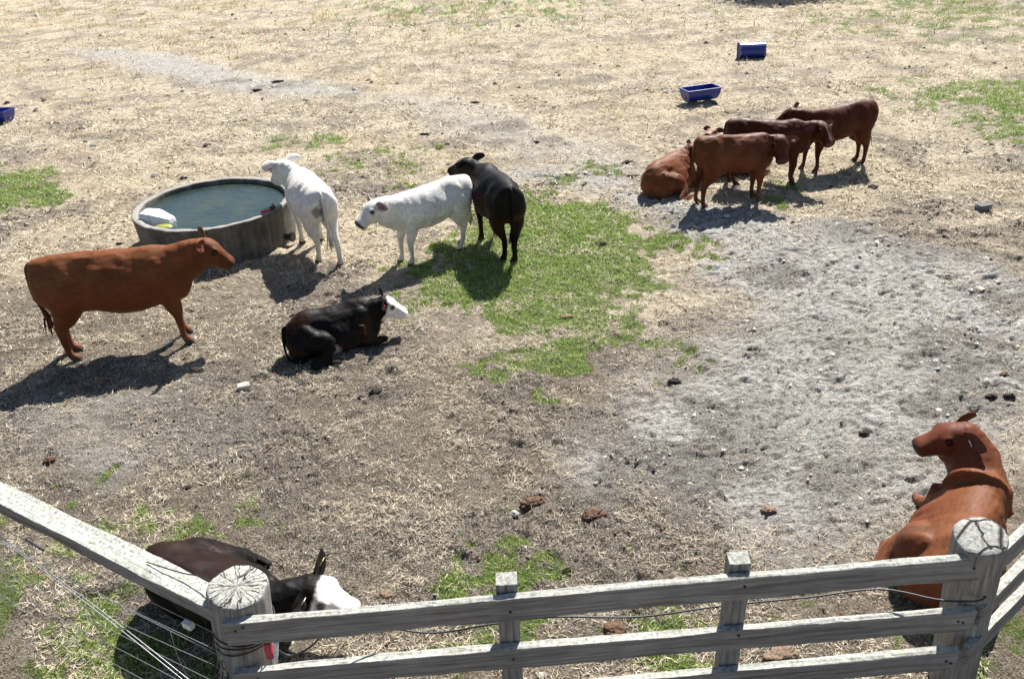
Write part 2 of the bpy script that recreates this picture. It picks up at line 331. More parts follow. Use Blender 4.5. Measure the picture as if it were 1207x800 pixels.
def make_cow(name, label, cat, loc, head_deg, s, col, kind, mat_key, poll, hyaw, hpitch, hroll=0, lx=1.0, group=None,
             legs=None, lying=0, patch=None, ear=(0., .1), tags=(), bend=0, hs=1.08, depth=1.0, tail=True, tailsway=.0, leg_out=None, roll=0, shear=0, spread=1.0, hcol=None, girth=1.0, ns=1.0):
    """kind 'stand' / 'lie'; lying=+1: legs on the left side (+y), -1: on the right"""
    parts = []; Z = np.array([0, 0, 1.]); X = np.array([1., 0, 0])
    hoofs = []; legs = [(a-(.09 if i < 2 else 0), b) for i, (a, b) in enumerate(legs or [(0, .13), (0, -.13), (0, .13), (0, -.13)])]
    def bendp(P):
        P = np.array(P, float).reshape(-1, 3).copy()
        if shear: P[:, 1] -= lying*shear*np.clip(P[:, 2], 0, 2)
        if bend:   # circular bending of the front half about z
            k = bend/.9; x = np.maximum(P[:, 0]+.1, 0); a = k*x
            cx = np.sin(a)/k-.1; cy = (1-np.cos(a))/k
            nx = np.where(P[:, 0] > -.1, cx-np.sin(a)*P[:, 1], P[:, 0]); ny = np.where(P[:, 0] > -.1, cy+np.cos(a)*P[:, 1], P[:, 1])
            P[:, 0], P[:, 1] = nx, ny
        return P
    def addb(VF):
        V, F = VF; parts.append((bendp(V), F))
    if kind == 'stand':
        st = np.array([(-.735, 1.06, .84, .08), (-.71, 1.115, .74, .15), (-.65, 1.14, .67, .20), (-.50, 1.155, .63, .232), (-.38, 1.165, .60, .235), (-.24, 1.155, .575, .238),
                       (-.08, 1.135, .535, .265), (.08, 1.12, .515, .274), (.22, 1.115, .52, .262), (.34, 1.12, .535, .235), (.44, 1.115, .54, .21), (.54, 1.09, .55, .18), (.63, 1.04, .60, .13), (.68, .98, .68, .07)])
        st[:, 0] *= lx; st[:, 2] = 1.13-(1.13-st[:, 2])*depth; st[:, 3] *= girth
        zc = st[:, 2]+(st[:, 1]-st[:, 2])*.50
        C = np.c_[st[:, 0], 0*zc, zc]; addb(loft(C, Z, st[:, 3], st[:, 1]-zc, zc-st[:, 2], 2.35, 28, top=.28, fixT=X))
        hx, fx = -.70*lx+.235, .66*lx-.255
        for sy in (1, -1):
            # hook and pin bones
            addb(ellips((-.66*lx, sy*.075, .98), (.04, .045, .05)))
            addb(ellips((.66*lx-.28, sy*.105*girth, .82), (.14, .11, .23)))
        LG = 1.13
        L = legs    # hind L, hind R, front L, front R: hoof x offset, y
        for i, (dx, dy) in enumerate(L):
            sy = 1 if dy > 0 else -1
            if i < 2:
                C = [(hx-.02, sy*.10, .99), (hx-.02, sy*.125, .86), (hx+.01, sy*.135, .70), (hx-.01+dx*.2, sy*.13, .55), (hx-.065+dx*.45, (sy*.12+dy)/2, .42),
                     (hx-.065+dx*.65, dy, .32), (hx-.045+dx*.85, dy, .17), (hx-.015+dx, dy, .085), (hx+.02+dx, dy, .045), (hx+.035+dx, dy, .0)]
                addb(loft(C, X, LG*np.array([.08, .115, .11, .078, .045, .036, .031, .037, .044, .052]), LG*np.array([.17, .19, .175, .125, .066, .042, .029, .034, .047, .060]), LG*np.array([.17, .172, .155, .115, .066, .040, .029, .035, .037, .044]), 2.1, 18))
                hoofs.append((hx+.02+dx, dy))
            else:
                C = [(fx-.02, sy*.11, .90), (fx, sy*.13, .76), (fx-.01+dx*.1, sy*.135, .62), (fx+dx*.35, sy*.13, .48), (fx+.02+dx*.6, (sy*.13+dy)/2, .36), (fx+.01+dx*.8, dy, .25),
                     (fx+.0+dx*.92, dy, .15), (fx+.005+dx, dy, .085), (fx+.025+dx, dy, .045), (fx+.035+dx, dy, 0)]
                addb(loft(C, X, LG*np.array([.08, .085, .072, .055, .042, .032, .029, .034, .042, .050]), LG*np.array([.12, .125, .10, .068, .045, .032, .028, .034, .044, .056]), LG*np.array([.13, .12, .10, .065, .045, .034, .028, .034, .036, .042]), 2.1, 18))
                hoofs.append((fx+.025+dx, dy))
        nb = np.array([.66*lx-.22, 0, .86]); nu, nd, nw = .215, .31, .165
        tailp = [(-.62*lx, 0, 1.085), (-.70*lx, 0, 1.095), (-.735*lx-.012, tailsway*.2, 1.02), (-.735*lx-.026, tailsway*.5, .77), (-.72*lx-.005, tailsway*.8, .62), (-.71*lx+.01, tailsway, .49), (-.71*lx+.02, tailsway*1.1, .37)]
    else:
        q = lying
        st = np.array([(-.715, .31, .20, .045), (-.695, .40, .14, .13), (-.65, .47, .06, .20), (-.57, .55, .0, .245), (-.46, .60, -.02, .285), (-.32, .62, -.02, .28), (-.15, .61, -.03, .30), (.02, .60, -.03, .325),
                       (.18, .605, -.03, .315), (.32, .625, -.02, .27), (.44, .635, .0, .225), (.54, .61, .03, .185), (.62, .55, .10, .13), (.66, .48, .2, .07)])
        st[:, 0] *= lx; st[:, 3] *= girth
        zc = st[:, 2]+(st[:, 1]-st[:, 2])*.42
        C = np.c_[st[:, 0], q*.0*zc, zc]; addb(loft(C, Z, st[:, 3], st[:, 1]-zc, zc-st[:, 2], 2.3, 28, top=.35, fixT=X))
        for sy in (1, -1):
            pass
            addb(ellips((.66*lx-.30, sy*.125, .36), (.17, .11, .20)))
            # thighs
        hx = -.68*lx+.22
        out = leg_out or {}
        # upper-side hind leg (legs side): big thigh, stifle forward, hock back, foot forward on ground
        C = [(hx, q*.15, .34), (hx+.10, q*.22, .33), (hx+.24, q*.30*spread, .30), (hx+.33, q*.345*spread, .22)]
        addb(loft(C, Z, [.12, .13, .11, .065], [.15, .15, .12, .08], [.20, .22, .18, .11], 2.1, 18))
        C = [(hx+.31, q*.35*spread, .22), (hx+.20, q*.40*spread, .13), (hx+.05, q*.42*spread, .075), (hx+.0, q*.42*spread, .06), (hx+.06, q*.45*spread, .045), (hx+.20, q*.46*spread, .04), (hx+.28, q*.46*spread, .042), (hx+.36, q*.46*spread, .035)]
        addb(loft(C, Z, [.07, .07, .05, .042, .036, .03, .036, .036], [.09, .08, .055, .045, .036, .03, .034, .03], [.09, .08, .055, .045, .036, .03, .034, .03], 2.1, 16))
        hoofs.append((hx+.36, q*.46*spread))
        # other thigh, tucked under
        C = [(hx, -q*.12, .30), (hx+.10, -q*.20, .26), (hx+.24, -q*.27, .18), (hx+.34, -q*.28, .10)]
        addb(loft(C, Z, [.13, .14, .11, .06], [.18, .16, .12, .08], [.18, .18, .12, .07], 2.1, 18))
        # front legs: one folded under, one stretched forward or folded
        fx = .66*lx-.26
        for sy in (1, -1):
            if out.get(sy) == 'fwd':
                C = [(fx-.04, sy*.17, .34), (fx-.05, sy*.20, .17), (fx+.08, sy*.21, .09), (fx+.24, sy*.20, .065), (fx+.34, sy*.19, .05), (fx+.44, sy*.18, .04), (fx+.51, sy*.18, .035)]
                hoofs.append((fx+.50, sy*.18))
            elif out.get(sy) == 'under':
                C = [(fx-.04, sy*.13, .34), (fx-.04, sy*.15, .17), (fx-.02, sy*.14, .10), (fx+.04, sy*.12, .08), (fx+.02, sy*.10, .05), (fx-.04, sy*.09, .04), (fx-.10, sy*.08, .03)]
            elif isinstance(out.get(sy), tuple):
                ox, oy = out[sy]; C = [(fx-.04, sy*.17, .34), (fx-.03, sy*.20, .17), (fx+.02+ox*.2, sy*.22+oy*.2, .10), (fx+ox*.5, sy*.2+oy*.5, .07), (fx+ox*.75, sy*.19+oy*.75, .05), (fx+ox*.93, sy*.18+oy*.93, .045), (fx+ox, sy*.18+oy, .035)]
                hoofs.append((fx+ox, sy*.18+oy))
            else:
                C = [(fx-.05, sy*.17, .34), (fx-.06, sy*.215, .16), (fx+.07, sy*.23, .09), (fx+.22, sy*.22, .075), (fx+.20, sy*.19, .045), (fx+.06, sy*.17, .035), (fx-.04, sy*.16, .03)]
            addb(loft(C, Z, [.08, .075, .06, .048, .038, .034, .038], [.15, .10, .06, .048, .036, .034, .036], [.14, .09, .06, .045, .036, .034, .03], 2.1, 16))
        nb = np.array([.66*lx-.22, 0, .36]); nu, nd, nw = .24, .30, .18
        tailp = [(-.64*lx, -q*shear*.44, .46), (-.695*lx, -q*shear*.40, .43), (-.73*lx, -q*shear*.28+tailsway*.3, .28), (-.735*lx, tailsway*.6, .14), (-.70*lx, tailsway*1.0, .05), (-.60*lx, tailsway*1.5, .03), (-.48*lx, tailsway*1.8, .025)]
    hoofs = [tuple(bendp((x, y, 0))[0][:2]) for x, y in hoofs]
    # neck (bezier from shoulders to poll) and head
    nb = bendp(nb)[0]; poll = np.array(poll, float); RH = rotm(R(hyaw), R(hpitch), R(hroll)); hf = RH@X; hu = RH@Z
    back = np.array([math.cos(bend), math.sin(bend), 0]); ln = np.linalg.norm(poll-nb)
    tgt = poll+hu*-.045+hf*.03
    NP = bez([nb-back*.06, nb+back*ln*.32+Z*ln*.10, tgt-hf*ln*.22-Z*.03, tgt], 7)
    tt = np.linspace(0, 1, 7); UP = nrm((1-tt)[:, None]*Z+tt[:, None]*hu)
    lerp = lambda a, b, e=1: a+(b-a)*tt**e
    parts.append(loft(NP, UP, lerp(nw, .088*hs, .8)*ns, lerp(nu, .095*hs, .75)*ns, lerp(nd, .185*hs, .9)*ns, 2.2, 24))
    hv = HEAD.copy()*hs*[.84, 1.05, 1.08, 1.10]; C = np.c_[hv[:, 0], 0*hv[:, 0], 0*hv[:, 0]-.02*hs]
    V, F = loft(C, Z, hv[:, 3], hv[:, 1]+.02*hs, hv[:, 2]-.02*hs, 2.35, 24); parts.append((V@RH.T+poll, F))
    for sy in (1, -1):
        for c, r in (((.12, sy*.100, .032), (.05, .028, .030)), ((.335, sy*.034, -.025), (.03, .026, .025)), ((.06, sy*.092, -.065), (.065, .035, .07)), ((.02, sy*.075, .015), (.035, .035, .03))):
            V, F = ellips(np.array(c)*hs, np.array(r)*hs, 12); parts.append((V@RH.T+poll, F))
    # ---- unify
    Vs, Fs, off = [], [], 0
    for V, F in parts: Vs.append(V); Fs += [tuple(np.array(f)+off) for f in F]; off += len(V)
    tmp = py_mesh('tmp', np.vstack(Vs), Fs); to = bpy.data.objects.new('tmp', tmp); COL.objects.link(to)
    r = to.modifiers.new('r', 'REMESH'); r.mode = 'VOXEL'; r.voxel_size = .0135
    sm = to.modifiers.new('s', 'SMOOTH'); sm.factor = .6; sm.iterations = 5
    dg = bpy.context.evaluated_depsgraph_get(); ev = to.evaluated_get(dg); me = ev.to_mesh()
    nv = len(me.vertices); V = np.empty(nv*3, np.float32); me.vertices.foreach_get('co', V); V = V.reshape(-1, 3).astype(float)
    nn = np.empty(nv*3, np.float32); me.vertices.foreach_get('normal', nn); nn = nn.reshape(-1, 3)
    F = [tuple(p.vertices) for p in me.polygons]
    ev.to_mesh_clear(); bpy.data.objects.remove(to); bpy.data.meshes.remove(tmp)
    # soft muscle relief
    ph = hash(name+label) % 97 if False else (len(label)*7) % 97
    k1 = fbm(V[:, 0]*5+ph, V[:, 2]*5+V[:, 1]*3, 3, 7)-.5; k2 = ridge(V[:, 0]*2.6+V[:, 2]*1.4+ph, V[:, 2]*3.2+V[:, 1]*4, 2, 9)-.6
    hl = ((V-poll)@RH)/hs/np.array([.84, 1.10, 1.06])                          # head-local coordinates
    ishead = (hl[:, 0] > -.03) & (np.abs(hl[:, 1]) < .16) & (hl[:, 2] > -.22) & (hl[:, 2] < .14) & (hl[:, 0] < .5)
    amp = 1.35*np.where(ishead, .15, 1)*np.where(V[:, 2] < (.4 if kind == 'stand' else .08), .2, 1)
    V = V+nn*((k1*.022+k2*.016)*amp)[:, None]
    # hollows: flank in front of the hip, behind the shoulder; ridge of the spine
    zt, zm = (1.0, .80) if kind == 'stand' else (.48, .30)
    body = (~ishead)*1.0
    def gs(cx, cz, rx, rz): return np.exp(-((V[:, 0]-cx)/rx)**2-((V[:, 2]-cz)/rz)**2)*body
    V = V-nn*(-gs(-.42*lx, zt+.05, .05, .045)*.014-gs(-.64*lx, zt-.03, .04, .04)*.008+gs(-.27*lx, zt, .10, .09)*.030+gs(.66*lx-.47, zm, .05, .20)*.014+gs(-.52*lx, zt-.05, .07, .12)*.010)[:, None]*sstep(.045, .12, np.abs(V[:, 1:2]))
    V = V+nn*(np.sin((V[:, 0]+V[:, 2]*.25)*78)*gs(.0, zm, .22, .14)*.0022)[:, None]
    # folds of skin on the neck
    tn = np.linalg.norm(V[:, None]-NP[None, 1:-1], axis=2); nk = np.exp(-(tn.min(1)/.2)**2)*np.where(ishead, 0, 1)
    d1 = (V-nb)@nrm(poll-nb); V = V+nn*(np.sin(d1*75+k1*14)*.0022*nk)[:, None]
    # ---- coat colours (patches of the animal's own hair)
    col = np.array(col); T = np.tile(col, (nv, 1))
    dk = np.clip((k1+.5), 0, 1)[:, None]
    T = T*(.9+.2*dk)
    if hcol is not None:
        f = sstep(-.35, .05, hl[:, 0])*sstep(.55, .3, np.linalg.norm(hl-np.array([.1, 0, -.04]), axis=1)); T = T*(1-f[:, None])+np.array(hcol)*f[:, None]
    muz = (0 if patch in ('brownback', 'rustflankface') else 1)*sstep(.395, .42, hl[:, 0]+.25*np.clip(-hl[:, 2]-.03, 0, .1))*ishead
    mz = {'red': (.065, .036, .028), 'dark': (.09, .045, .038), 'white': (.055, .048, .046), 'black': (.012, .012, .012)}[mat_key]
    if patch == 'whiteface': mz = (.30, .20, .17)
    if patch:
        T = patch_apply(patch, T, V, hl, ishead, hs, nn)
    T = T*(1-muz[:, None])+np.array(mz)*muz[:, None]
    for sy in (1, -1):
        d = np.linalg.norm((hl-np.array([.418, sy*.034, -.022]))*[1, 1, 1.3], axis=1); f = sstep(.022, .012, d)*ishead; T = T*(1-.92*f[:, None])
        d = np.linalg.norm((hl-np.array([.145, sy*.103, .018])), axis=1); f = sstep(.048, .026, d)*ishead; T = T*(1-.85*f[:, None])
    for hx_, hy_ in hoofs:
        d = np.hypot(V[:, 0]-hx_, V[:, 1]-hy_); f = sstep(.10, .085, d)*sstep(.062, .05, V[:, 2]); T = T*(1-f[:, None])+np.array((.045, .038, .034))*f[:, None]
    mi = np.zeros(len(F), int)
    # ---- tail, ears, eyes are grown onto the same mesh
    def add_extra(VF, c, m=0, inner=None):
        nonlocal V, F, T, mi
        v, f = VF; o = len(V); V = np.vstack([V, v]); F = F+[tuple(np.array(q)+o) for q in f]
        cc = np.tile(np.array(c, float), (len(v), 1))
        if inner is not None: cc[inner[0]] = inner[1]
        T = np.vstack([T, cc]); mi = np.r_[mi, np.full(len(f), m)]
    c0 = col*.85
    if tail:
        add_extra(loft(tailp, X, [.032, .027, .019, .016, .020, .034, .008], [.032, .027, .018, .015, .018, .030, .008], [.032, .027, .018, .015, .018, .030, .008], 2, 10), c0)
        e = np.array(tailp[-2])
        for i in range(16):
            d = rng.normal(0, .018, 3); q = e+d*[1, 1, .3]; drop = np.array([0, 0, -.13-.08*rng.random()]) if kind == 'stand' else np.array([.10, .06*(tailsway+.1), -.01])
            add_extra(loft([q, q+drop*.5+d*.4, q+drop+d], X+.01, [.009, .006, .002], [.009, .006, .002], [.009, .006, .002], 2, 5, 2), c0*.7)
    edroop, eback = ear[:2]; ebs = {1: ear[1], -1: ear[2] if len(ear) > 2 else ear[1]}
    for i, sy in enumerate((1, -1)):
        eback = ebs[sy]; dr = nrm(np.array([-eback, sy, -edroop+.08])); base = np.array([.0, sy*.070, .012]); Ln = .225
        C = np.array([base+dr*Ln*t+np.array([.0, 0, -.02*t*t]) for t in (0, .15, .4, .7, .92, 1.0)])
        v, f = loft(C*hs, nrm(np.array([.74, sy*min(eback, 2)*.5, .58])), np.array([.034, .054, .070, .060, .034, .010])*hs, np.array([.02, .010, .006, .006, .005, .003])*hs, np.array([.02, .010, .006, .006, .005, .003])*hs, 2, 14, cup=.38)
        m_ = (len(v)-2)//14; idx = np.array([a*14+b for a in range(3, m_-1) for b in (2, 3, 4, 5)])
        ec = {'red': (.13, .05, .035), 'dark': (.09, .035, .03), 'white': (.30, .20, .18), 'black': (.02, .016, .016)}[mat_key]
        add_extra((v@RH.T+poll, f), (hcol if hcol is not None else col) if patch != 'whiteface' else col, 0, (idx, ec))
        V2, F2 = ellips(np.array([.124, sy*.113, .018])*hs, np.array([.020, .013, .017])*hs, 12); add_extra((V2@RH.T+poll, F2), (.01, .01, .01), 1)
    # body roll for lying animals
    if roll: V = V@rotm(0, 0, R(roll)).T
    me = py_mesh(name, V*s, F) if False else bpy.data.meshes.new(name)
    me.from_pydata([tuple(v) for v in V*s], [], [tuple(dict.fromkeys(f)) for f in F])
    me.materials.append(COATS[mat_key]); me.materials.append(M_EYE)
    me.polygons.foreach_set('material_index', mi.astype(np.int32)); me.polygons.foreach_set('use_smooth', np.ones(len(F), bool))
    a = me.color_attributes.new('tint', 'FLOAT_COLOR', 'POINT'); c = np.ones((len(V), 4), np.float32); c[:, :3] = np.clip(T, 0, 1); a.data.foreach_set('color', c.ravel()); me.update()
    gx = loc[0]+np.linspace(-.5, .5, 9).repeat(9); gy = loc[1]+np.tile(np.linspace(-.4, .4, 9), 9)
    root = empty(name, (loc[0], loc[1], float(height(gx, gy).mean())-.006), label, cat, group, R(head_deg))
    link('body', me, root)
    RR = rotm(0, 0, R(roll)) if roll else np.eye(3)
    for sy, tc, lab, tpos in tags:      # ear tags, hanging in front of the ear
        eback = ebs[sy]; dr = nrm(np.array([-eback, sy, -edroop+.08])); c = (np.array([.0, sy*.070, .012])+dr*.225*tpos+np.array([.022, 0, -.01]))
        bm = bmesh.new(); pts = [(-.016, .028), (.016, .028), (.027, .004), (.027, -.032), (-.027, -.032), (-.027, .004)]
        dirw = nrm(np.array([0, 1, 0.])); vs = []
        for off_ in (0, .004):
            vs.append([bm.verts.new(tuple((((c+np.array([off_, py, pz]))*hs)@RH.T+poll)@RR.T*s)) for py, pz in pts])
        bm.faces.new(vs[0]); bm.faces.new(vs[1][::-1])
        for i in range(6): bm.faces.new((vs[0][i], vs[0][(i+1) % 6], vs[1][(i+1) % 6], vs[1][i]))
        bm_obj('ear_tag', bm, TAGM[tc], root, label=lab)
    return root
def patch_apply(p, T, V, hl, ishead, hs, nn):
    def put(f, c):
        nonlocal T
        f = np.clip(f, 0, 1)[:, None]; T = T*(1-f)+np.array(c)*f
    wob = (fbm(V[:, 0]*9+3, V[:, 2]*9+V[:, 1]*9, 3, 4)-.5)
    if p == 'whiteface':
        put(sstep(.02, .05, hl[:, 0]+wob*.06-np.abs(hl[:, 1])*.35+hl[:, 2]*.25)*ishead, (.82, .79, .74))
        put(sstep(-.30, -.36, hl[:, 2]+wob*.1)*(hl[:, 0] > -.2)*0, (.8, .8, .8))
        put(sstep(.16, .10, np.linalg.norm((V-np.array([-.13, 0, .10]))*[1, .35, 1], axis=1)+wob*.05)*.9, (.62, .58, .54))
    if p == 'blaze':
        put(sstep(.020, .010, np.abs(hl[:, 1]+wob*.02))*sstep(.02, .06, hl[:, 0])*(hl[:, 2] > -.05)*ishead*sstep(-.02, .0, hl[:, 2]+hl[:, 0]*.12), (.24, .15, .12))
    if p == 'dirtyrump':
        d = np.hypot(V[:, 1]-.09, (V[:, 2]-.86)*1.1)+wob*.22; put(sstep(.11, .06, d)*(V[:, 0] < -.42)*.8, (.19, .165, .14))
        put(sstep(.05, .02, np.abs(V[:, 1]+wob*.05))*(V[:, 0] < -.58)*.6*(V[:, 2] > .5)*(V[:, 2] < 1.02), (.10, .085, .08))
        put(sstep(.18, .05, V[:, 2]+wob*.1)*.35, (.35, .28, .2))
    if p == 'whitecalf':
        put(sstep(.5, .2, V[:, 2]+wob*.2)*.3, (.5, .44, .36)); put(sstep(.58, .70, fbm(V[:, 0]*4, V[:, 2]*4+V[:, 1]*2, 3, 8))*.35, (.48, .44, .40))
        put(sstep(.1, .03, np.abs(V[:, 2]-.62)+np.abs(wob)*.1)*0, (.5, .5, .5))
    if p == 'paleback':   # coat paler along the back and ribs, darker low down
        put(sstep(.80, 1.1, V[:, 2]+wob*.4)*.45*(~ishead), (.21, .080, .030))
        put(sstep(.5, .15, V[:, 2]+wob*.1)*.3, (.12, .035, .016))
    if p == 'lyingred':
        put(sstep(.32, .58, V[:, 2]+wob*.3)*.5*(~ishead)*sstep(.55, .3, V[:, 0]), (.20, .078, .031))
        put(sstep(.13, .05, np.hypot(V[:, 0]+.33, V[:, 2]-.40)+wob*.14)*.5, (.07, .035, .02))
    if p == 'brownback':
        put(sstep(.25, .5, V[:, 2]+wob*.35)*.8*(~ishead)*sstep(.62, .45, V[:, 0]), (.020, .009, .007))
        put(sstep(.03, .06, hl[:, 0]+wob*.06-np.abs(hl[:, 1])*.3+hl[:, 2]*.25)*ishead, (.82, .79, .74))
    if p == 'rustflank':
        put(sstep(.54, .66, fbm(V[:, 0]*3, V[:, 2]*3.5+V[:, 1], 3, 18))*.7*(~ishead), (.035, .014, .009))
    if p == 'rustflankface':
        T = patch_apply('rustflank', T, V, hl, ishead, hs, nn); T = patch_apply('whiteface', T, V, hl, ishead, hs, nn)
    if p == 'tanhead':
        put(sstep(.0, .1, hl[:, 0])*ishead*.6, (.42, .27, .16))
    return T
TAGM = {'red': plain('tag_red', (.62, .05, .04), .4, 0, .05, 20, 0), 'white': plain('tag_white', (.72, .73, .72), .4, 0, .05, 20, 0), 'yellow': plain('tag_yellow', (.75, .66, .12), .4, 0, .05, 20, 0),
        'pink': plain('tag_pink', (.45, .08, .25), .4, 0, .05, 20, 0), 'blue': plain('tag_blue', (.1, .25, .5), .4, 0, .05, 20, 0)}
RED = (.155, .047, .018); DRED = (.064, .016, .0062); BLK = (.008, .007, .0066); WHT = (.74, .71, .66)
G = 'young cattle standing and lying around the water tank'
def place_cattle():
    # big red animal standing at the left, behind it the tank
    make_cow('cow', 'large red-brown cow standing alone side-on with its head by the round water tank', 'cow', (-4.17, 8.27), 14, 1.02, RED, 'stand', 'red',
             (.93, .0, 1.06), 0, 42, lx=1.07, group=G, legs=[(-.03, .11), (.01, -.14), (.05, .12), (.08, -.13)], ear=(-.05, .45), ns=1.08, tags=[(-1, 'red', 'red ear tag', .55)], patch='paleback', hcol=(.12, .036, .013), depth=1.12, hs=1.0)
    make_cow('cow', 'white cow seen from behind, leaning its head over the rim of the round tank', 'cow', (-2.56, 10.70), 114, .96, WHT, 'stand', 'white',
             (.80, .16, 1.10), 18, 44, group=G, legs=[(.17, .09), (-.10, -.14), (.02, .13), (-.03, -.14)], ear=(.0, .1), tags=[(1, 'red', 'red ear tag', .5)], patch='dirtyrump', tailsway=-.04, girth=1.12)
    make_cow('cow', 'small white calf standing side-on on the edge of the green grass patch', 'calf', (-.98, 10.38), 214, .86, WHT, 'stand', 'white',
             (.88, .03, 1.06), 0, 32, ns=1.18, group=G, legs=[(.14, .12), (-.06, -.12), (.02, .11), (.08, -.11)], ear=(.1, .2), tags=[(1, 'pink', 'pink ear tag', .5), (-1, 'red', 'red ear tag', .5)], patch='whitecalf', hs=1.06)
    make_cow('cow', 'black cow standing behind the white calf on the green grass patch, tail towards us', 'cow', (-.12, 10.48), 107, .95, BLK, 'stand', 'black',
             (.82, .12, 1.02), 34, 20, group=G, legs=[(.10, .06), (-.02, -.05), (-.04, .13), (.05, -.13)], ear=(.0, .2), patch='rustflank', girth=1.08, depth=1.1)
    make_cow('cow', 'black cow with a white face lying down below the white calf', 'cow', (-1.87, 7.98), 24, .765, BLK, 'lie', 'black',
             (.72, .02, .54), -14, 34, group=G, lying=-1, ear=(.0, .2), tags=[(-1, 'red', 'red ear tag', .6)], patch='rustflankface', shear=.22, tailsway=-.1, girth=.92)
    make_cow('cow', 'light red-brown young cow standing in front of its group and facing us', 'cow', (3.31, 11.70), 12, .90, (.125, .038, .015), 'stand', 'red',
             (.68, -.10, 1.00), -102, 42, group=G, legs=[(-.04, .12), (-.03, -.13), (.04, .12), (.03, -.12)], ear=(.22, .0), tags=[(1, 'white', 'white ear tag', .6)], hcol=(.085, .025, .011), lx=.94)
    make_cow('cow', 'dark red-brown cow with a pale blaze standing second in the group of four', 'cow', (4.02, 12.50), -8, .88, DRED, 'stand', 'dark',
             (.80, -.08, 1.04), -58, 36, group=G, legs=[(-.04, .12), (.03, -.12), (.04, .12), (.02, -.12)], ear=(.2, .0), tags=[(1, 'white', 'white ear tag', .6)], patch='blaze')
    make_cow('cow', 'dark red cow standing rearmost on the right with its head turned away', 'cow', (5.24, 13.04), 196, .89, (.074, .018, .0068), 'stand', 'dark',
             (.82, -.14, 1.08), -48, 34, group=G, legs=[(.0, .12), (-.05, -.12), (-.02, .12), (.10, -.12)], ear=(-.15, .2), tags=[(-1, 'white', 'white ear tag', .5)])
    cp = at(837, 147, .76)
    make_cow('cow', 'tan calf of which only the head shows behind the dark blazed cow', 'calf', (cp.x+.53, cp.y+.08), 192, .76, (.26, .14, .08), 'lie', 'red',
             (.64, .0, .94), 40, 2, group=G, lying=1, ear=(.0, .1), patch='tanhead', hs=.80, ns=.75, tail=False)
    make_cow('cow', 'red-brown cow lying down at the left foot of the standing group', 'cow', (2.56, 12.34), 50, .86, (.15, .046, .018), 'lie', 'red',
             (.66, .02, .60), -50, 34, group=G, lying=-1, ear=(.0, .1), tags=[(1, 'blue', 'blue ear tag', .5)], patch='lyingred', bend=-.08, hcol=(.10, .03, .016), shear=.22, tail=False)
    make_cow('cow', 'red-brown cow lying behind the fence by the right corner post, looking left', 'cow', (3.0, 4.50), 52, .94, (.15, .047, .020), 'lie', 'red',
             (.63, .13, .73), 124, 20, group=G, lying=1, ns=1.42, ear=(.25, .5, 2.2), tags=[(1, 'white', 'white ear tag', .45)], patch='lyingred', hcol=(.13, .036, .018), leg_out={1: (.17, .16), -1: 'under'}, shear=.30, girth=.96, spread=.8, hs=.94, tail=False)
    make_cow('cow', 'dark brown cow with black neck and white face lying behind the left corner post', 'cow', (-2.03, 4.40), -35, .91, BLK, 'lie', 'black',
             (.76, .10, .50), 24, 30, group=G, lying=1, ear=(-.3, .2), tags=[(1, 'yellow', 'yellow ear tag', .6), (-1, 'white', 'white ear tag', .4)], patch='brownback', shear=.50, spread=.9, girth=1.02, tail=False)

# ---------------------------------------------------------------- ground sheet
def axis(a, b, d, grow, lim):
    core = list(np.arange(a, b, d)); r = [b]; st = d
    while r[-1] < lim: st *= grow; r.append(r[-1]+st)
    return core, r
def build_ground():
    core, out = axis(2.2, 13.5, .018, 1.03, 900); ys = np.array([-60, -20, -5, 0, 1.5]+core+out)
    core, out = axis(-6.2, 6.2, .020, 1.04, 900); neg = [-(v-6.2)-6.2 for v in out][::-1][:-1]; xs = np.array(neg+core+out)
    X, Y = np.meshgrid(xs, ys); x = X.ravel(); y = Y.ravel()
    ms = masks(x, y); z = height(x, y, ms); z = np.where((np.abs(x) > 60) | (y > 90), 0, z)
    z = z*(np.clip(y/2, 0, 1))
    nx, ny = len(xs), len(ys); i = np.arange((ny-1)*nx).reshape(ny-1, nx)[:, :-1].ravel()
    F = np.c_[i, i+1, i+nx+1, i+nx]
    me = mesh_np('ground', np.c_[x, y, z], F, [ground_mat()], np.c_[ms[0], ms[1], ms[2]], smooth=True, attr='region')
    a = me.attributes.new('trampled', 'FLOAT', 'POINT'); a.data.foreach_set('value', near_mask(x, y).astype(np.float32))
    o = link('ground', me, kind='structure')
    print('ground', len(x))
build_ground()

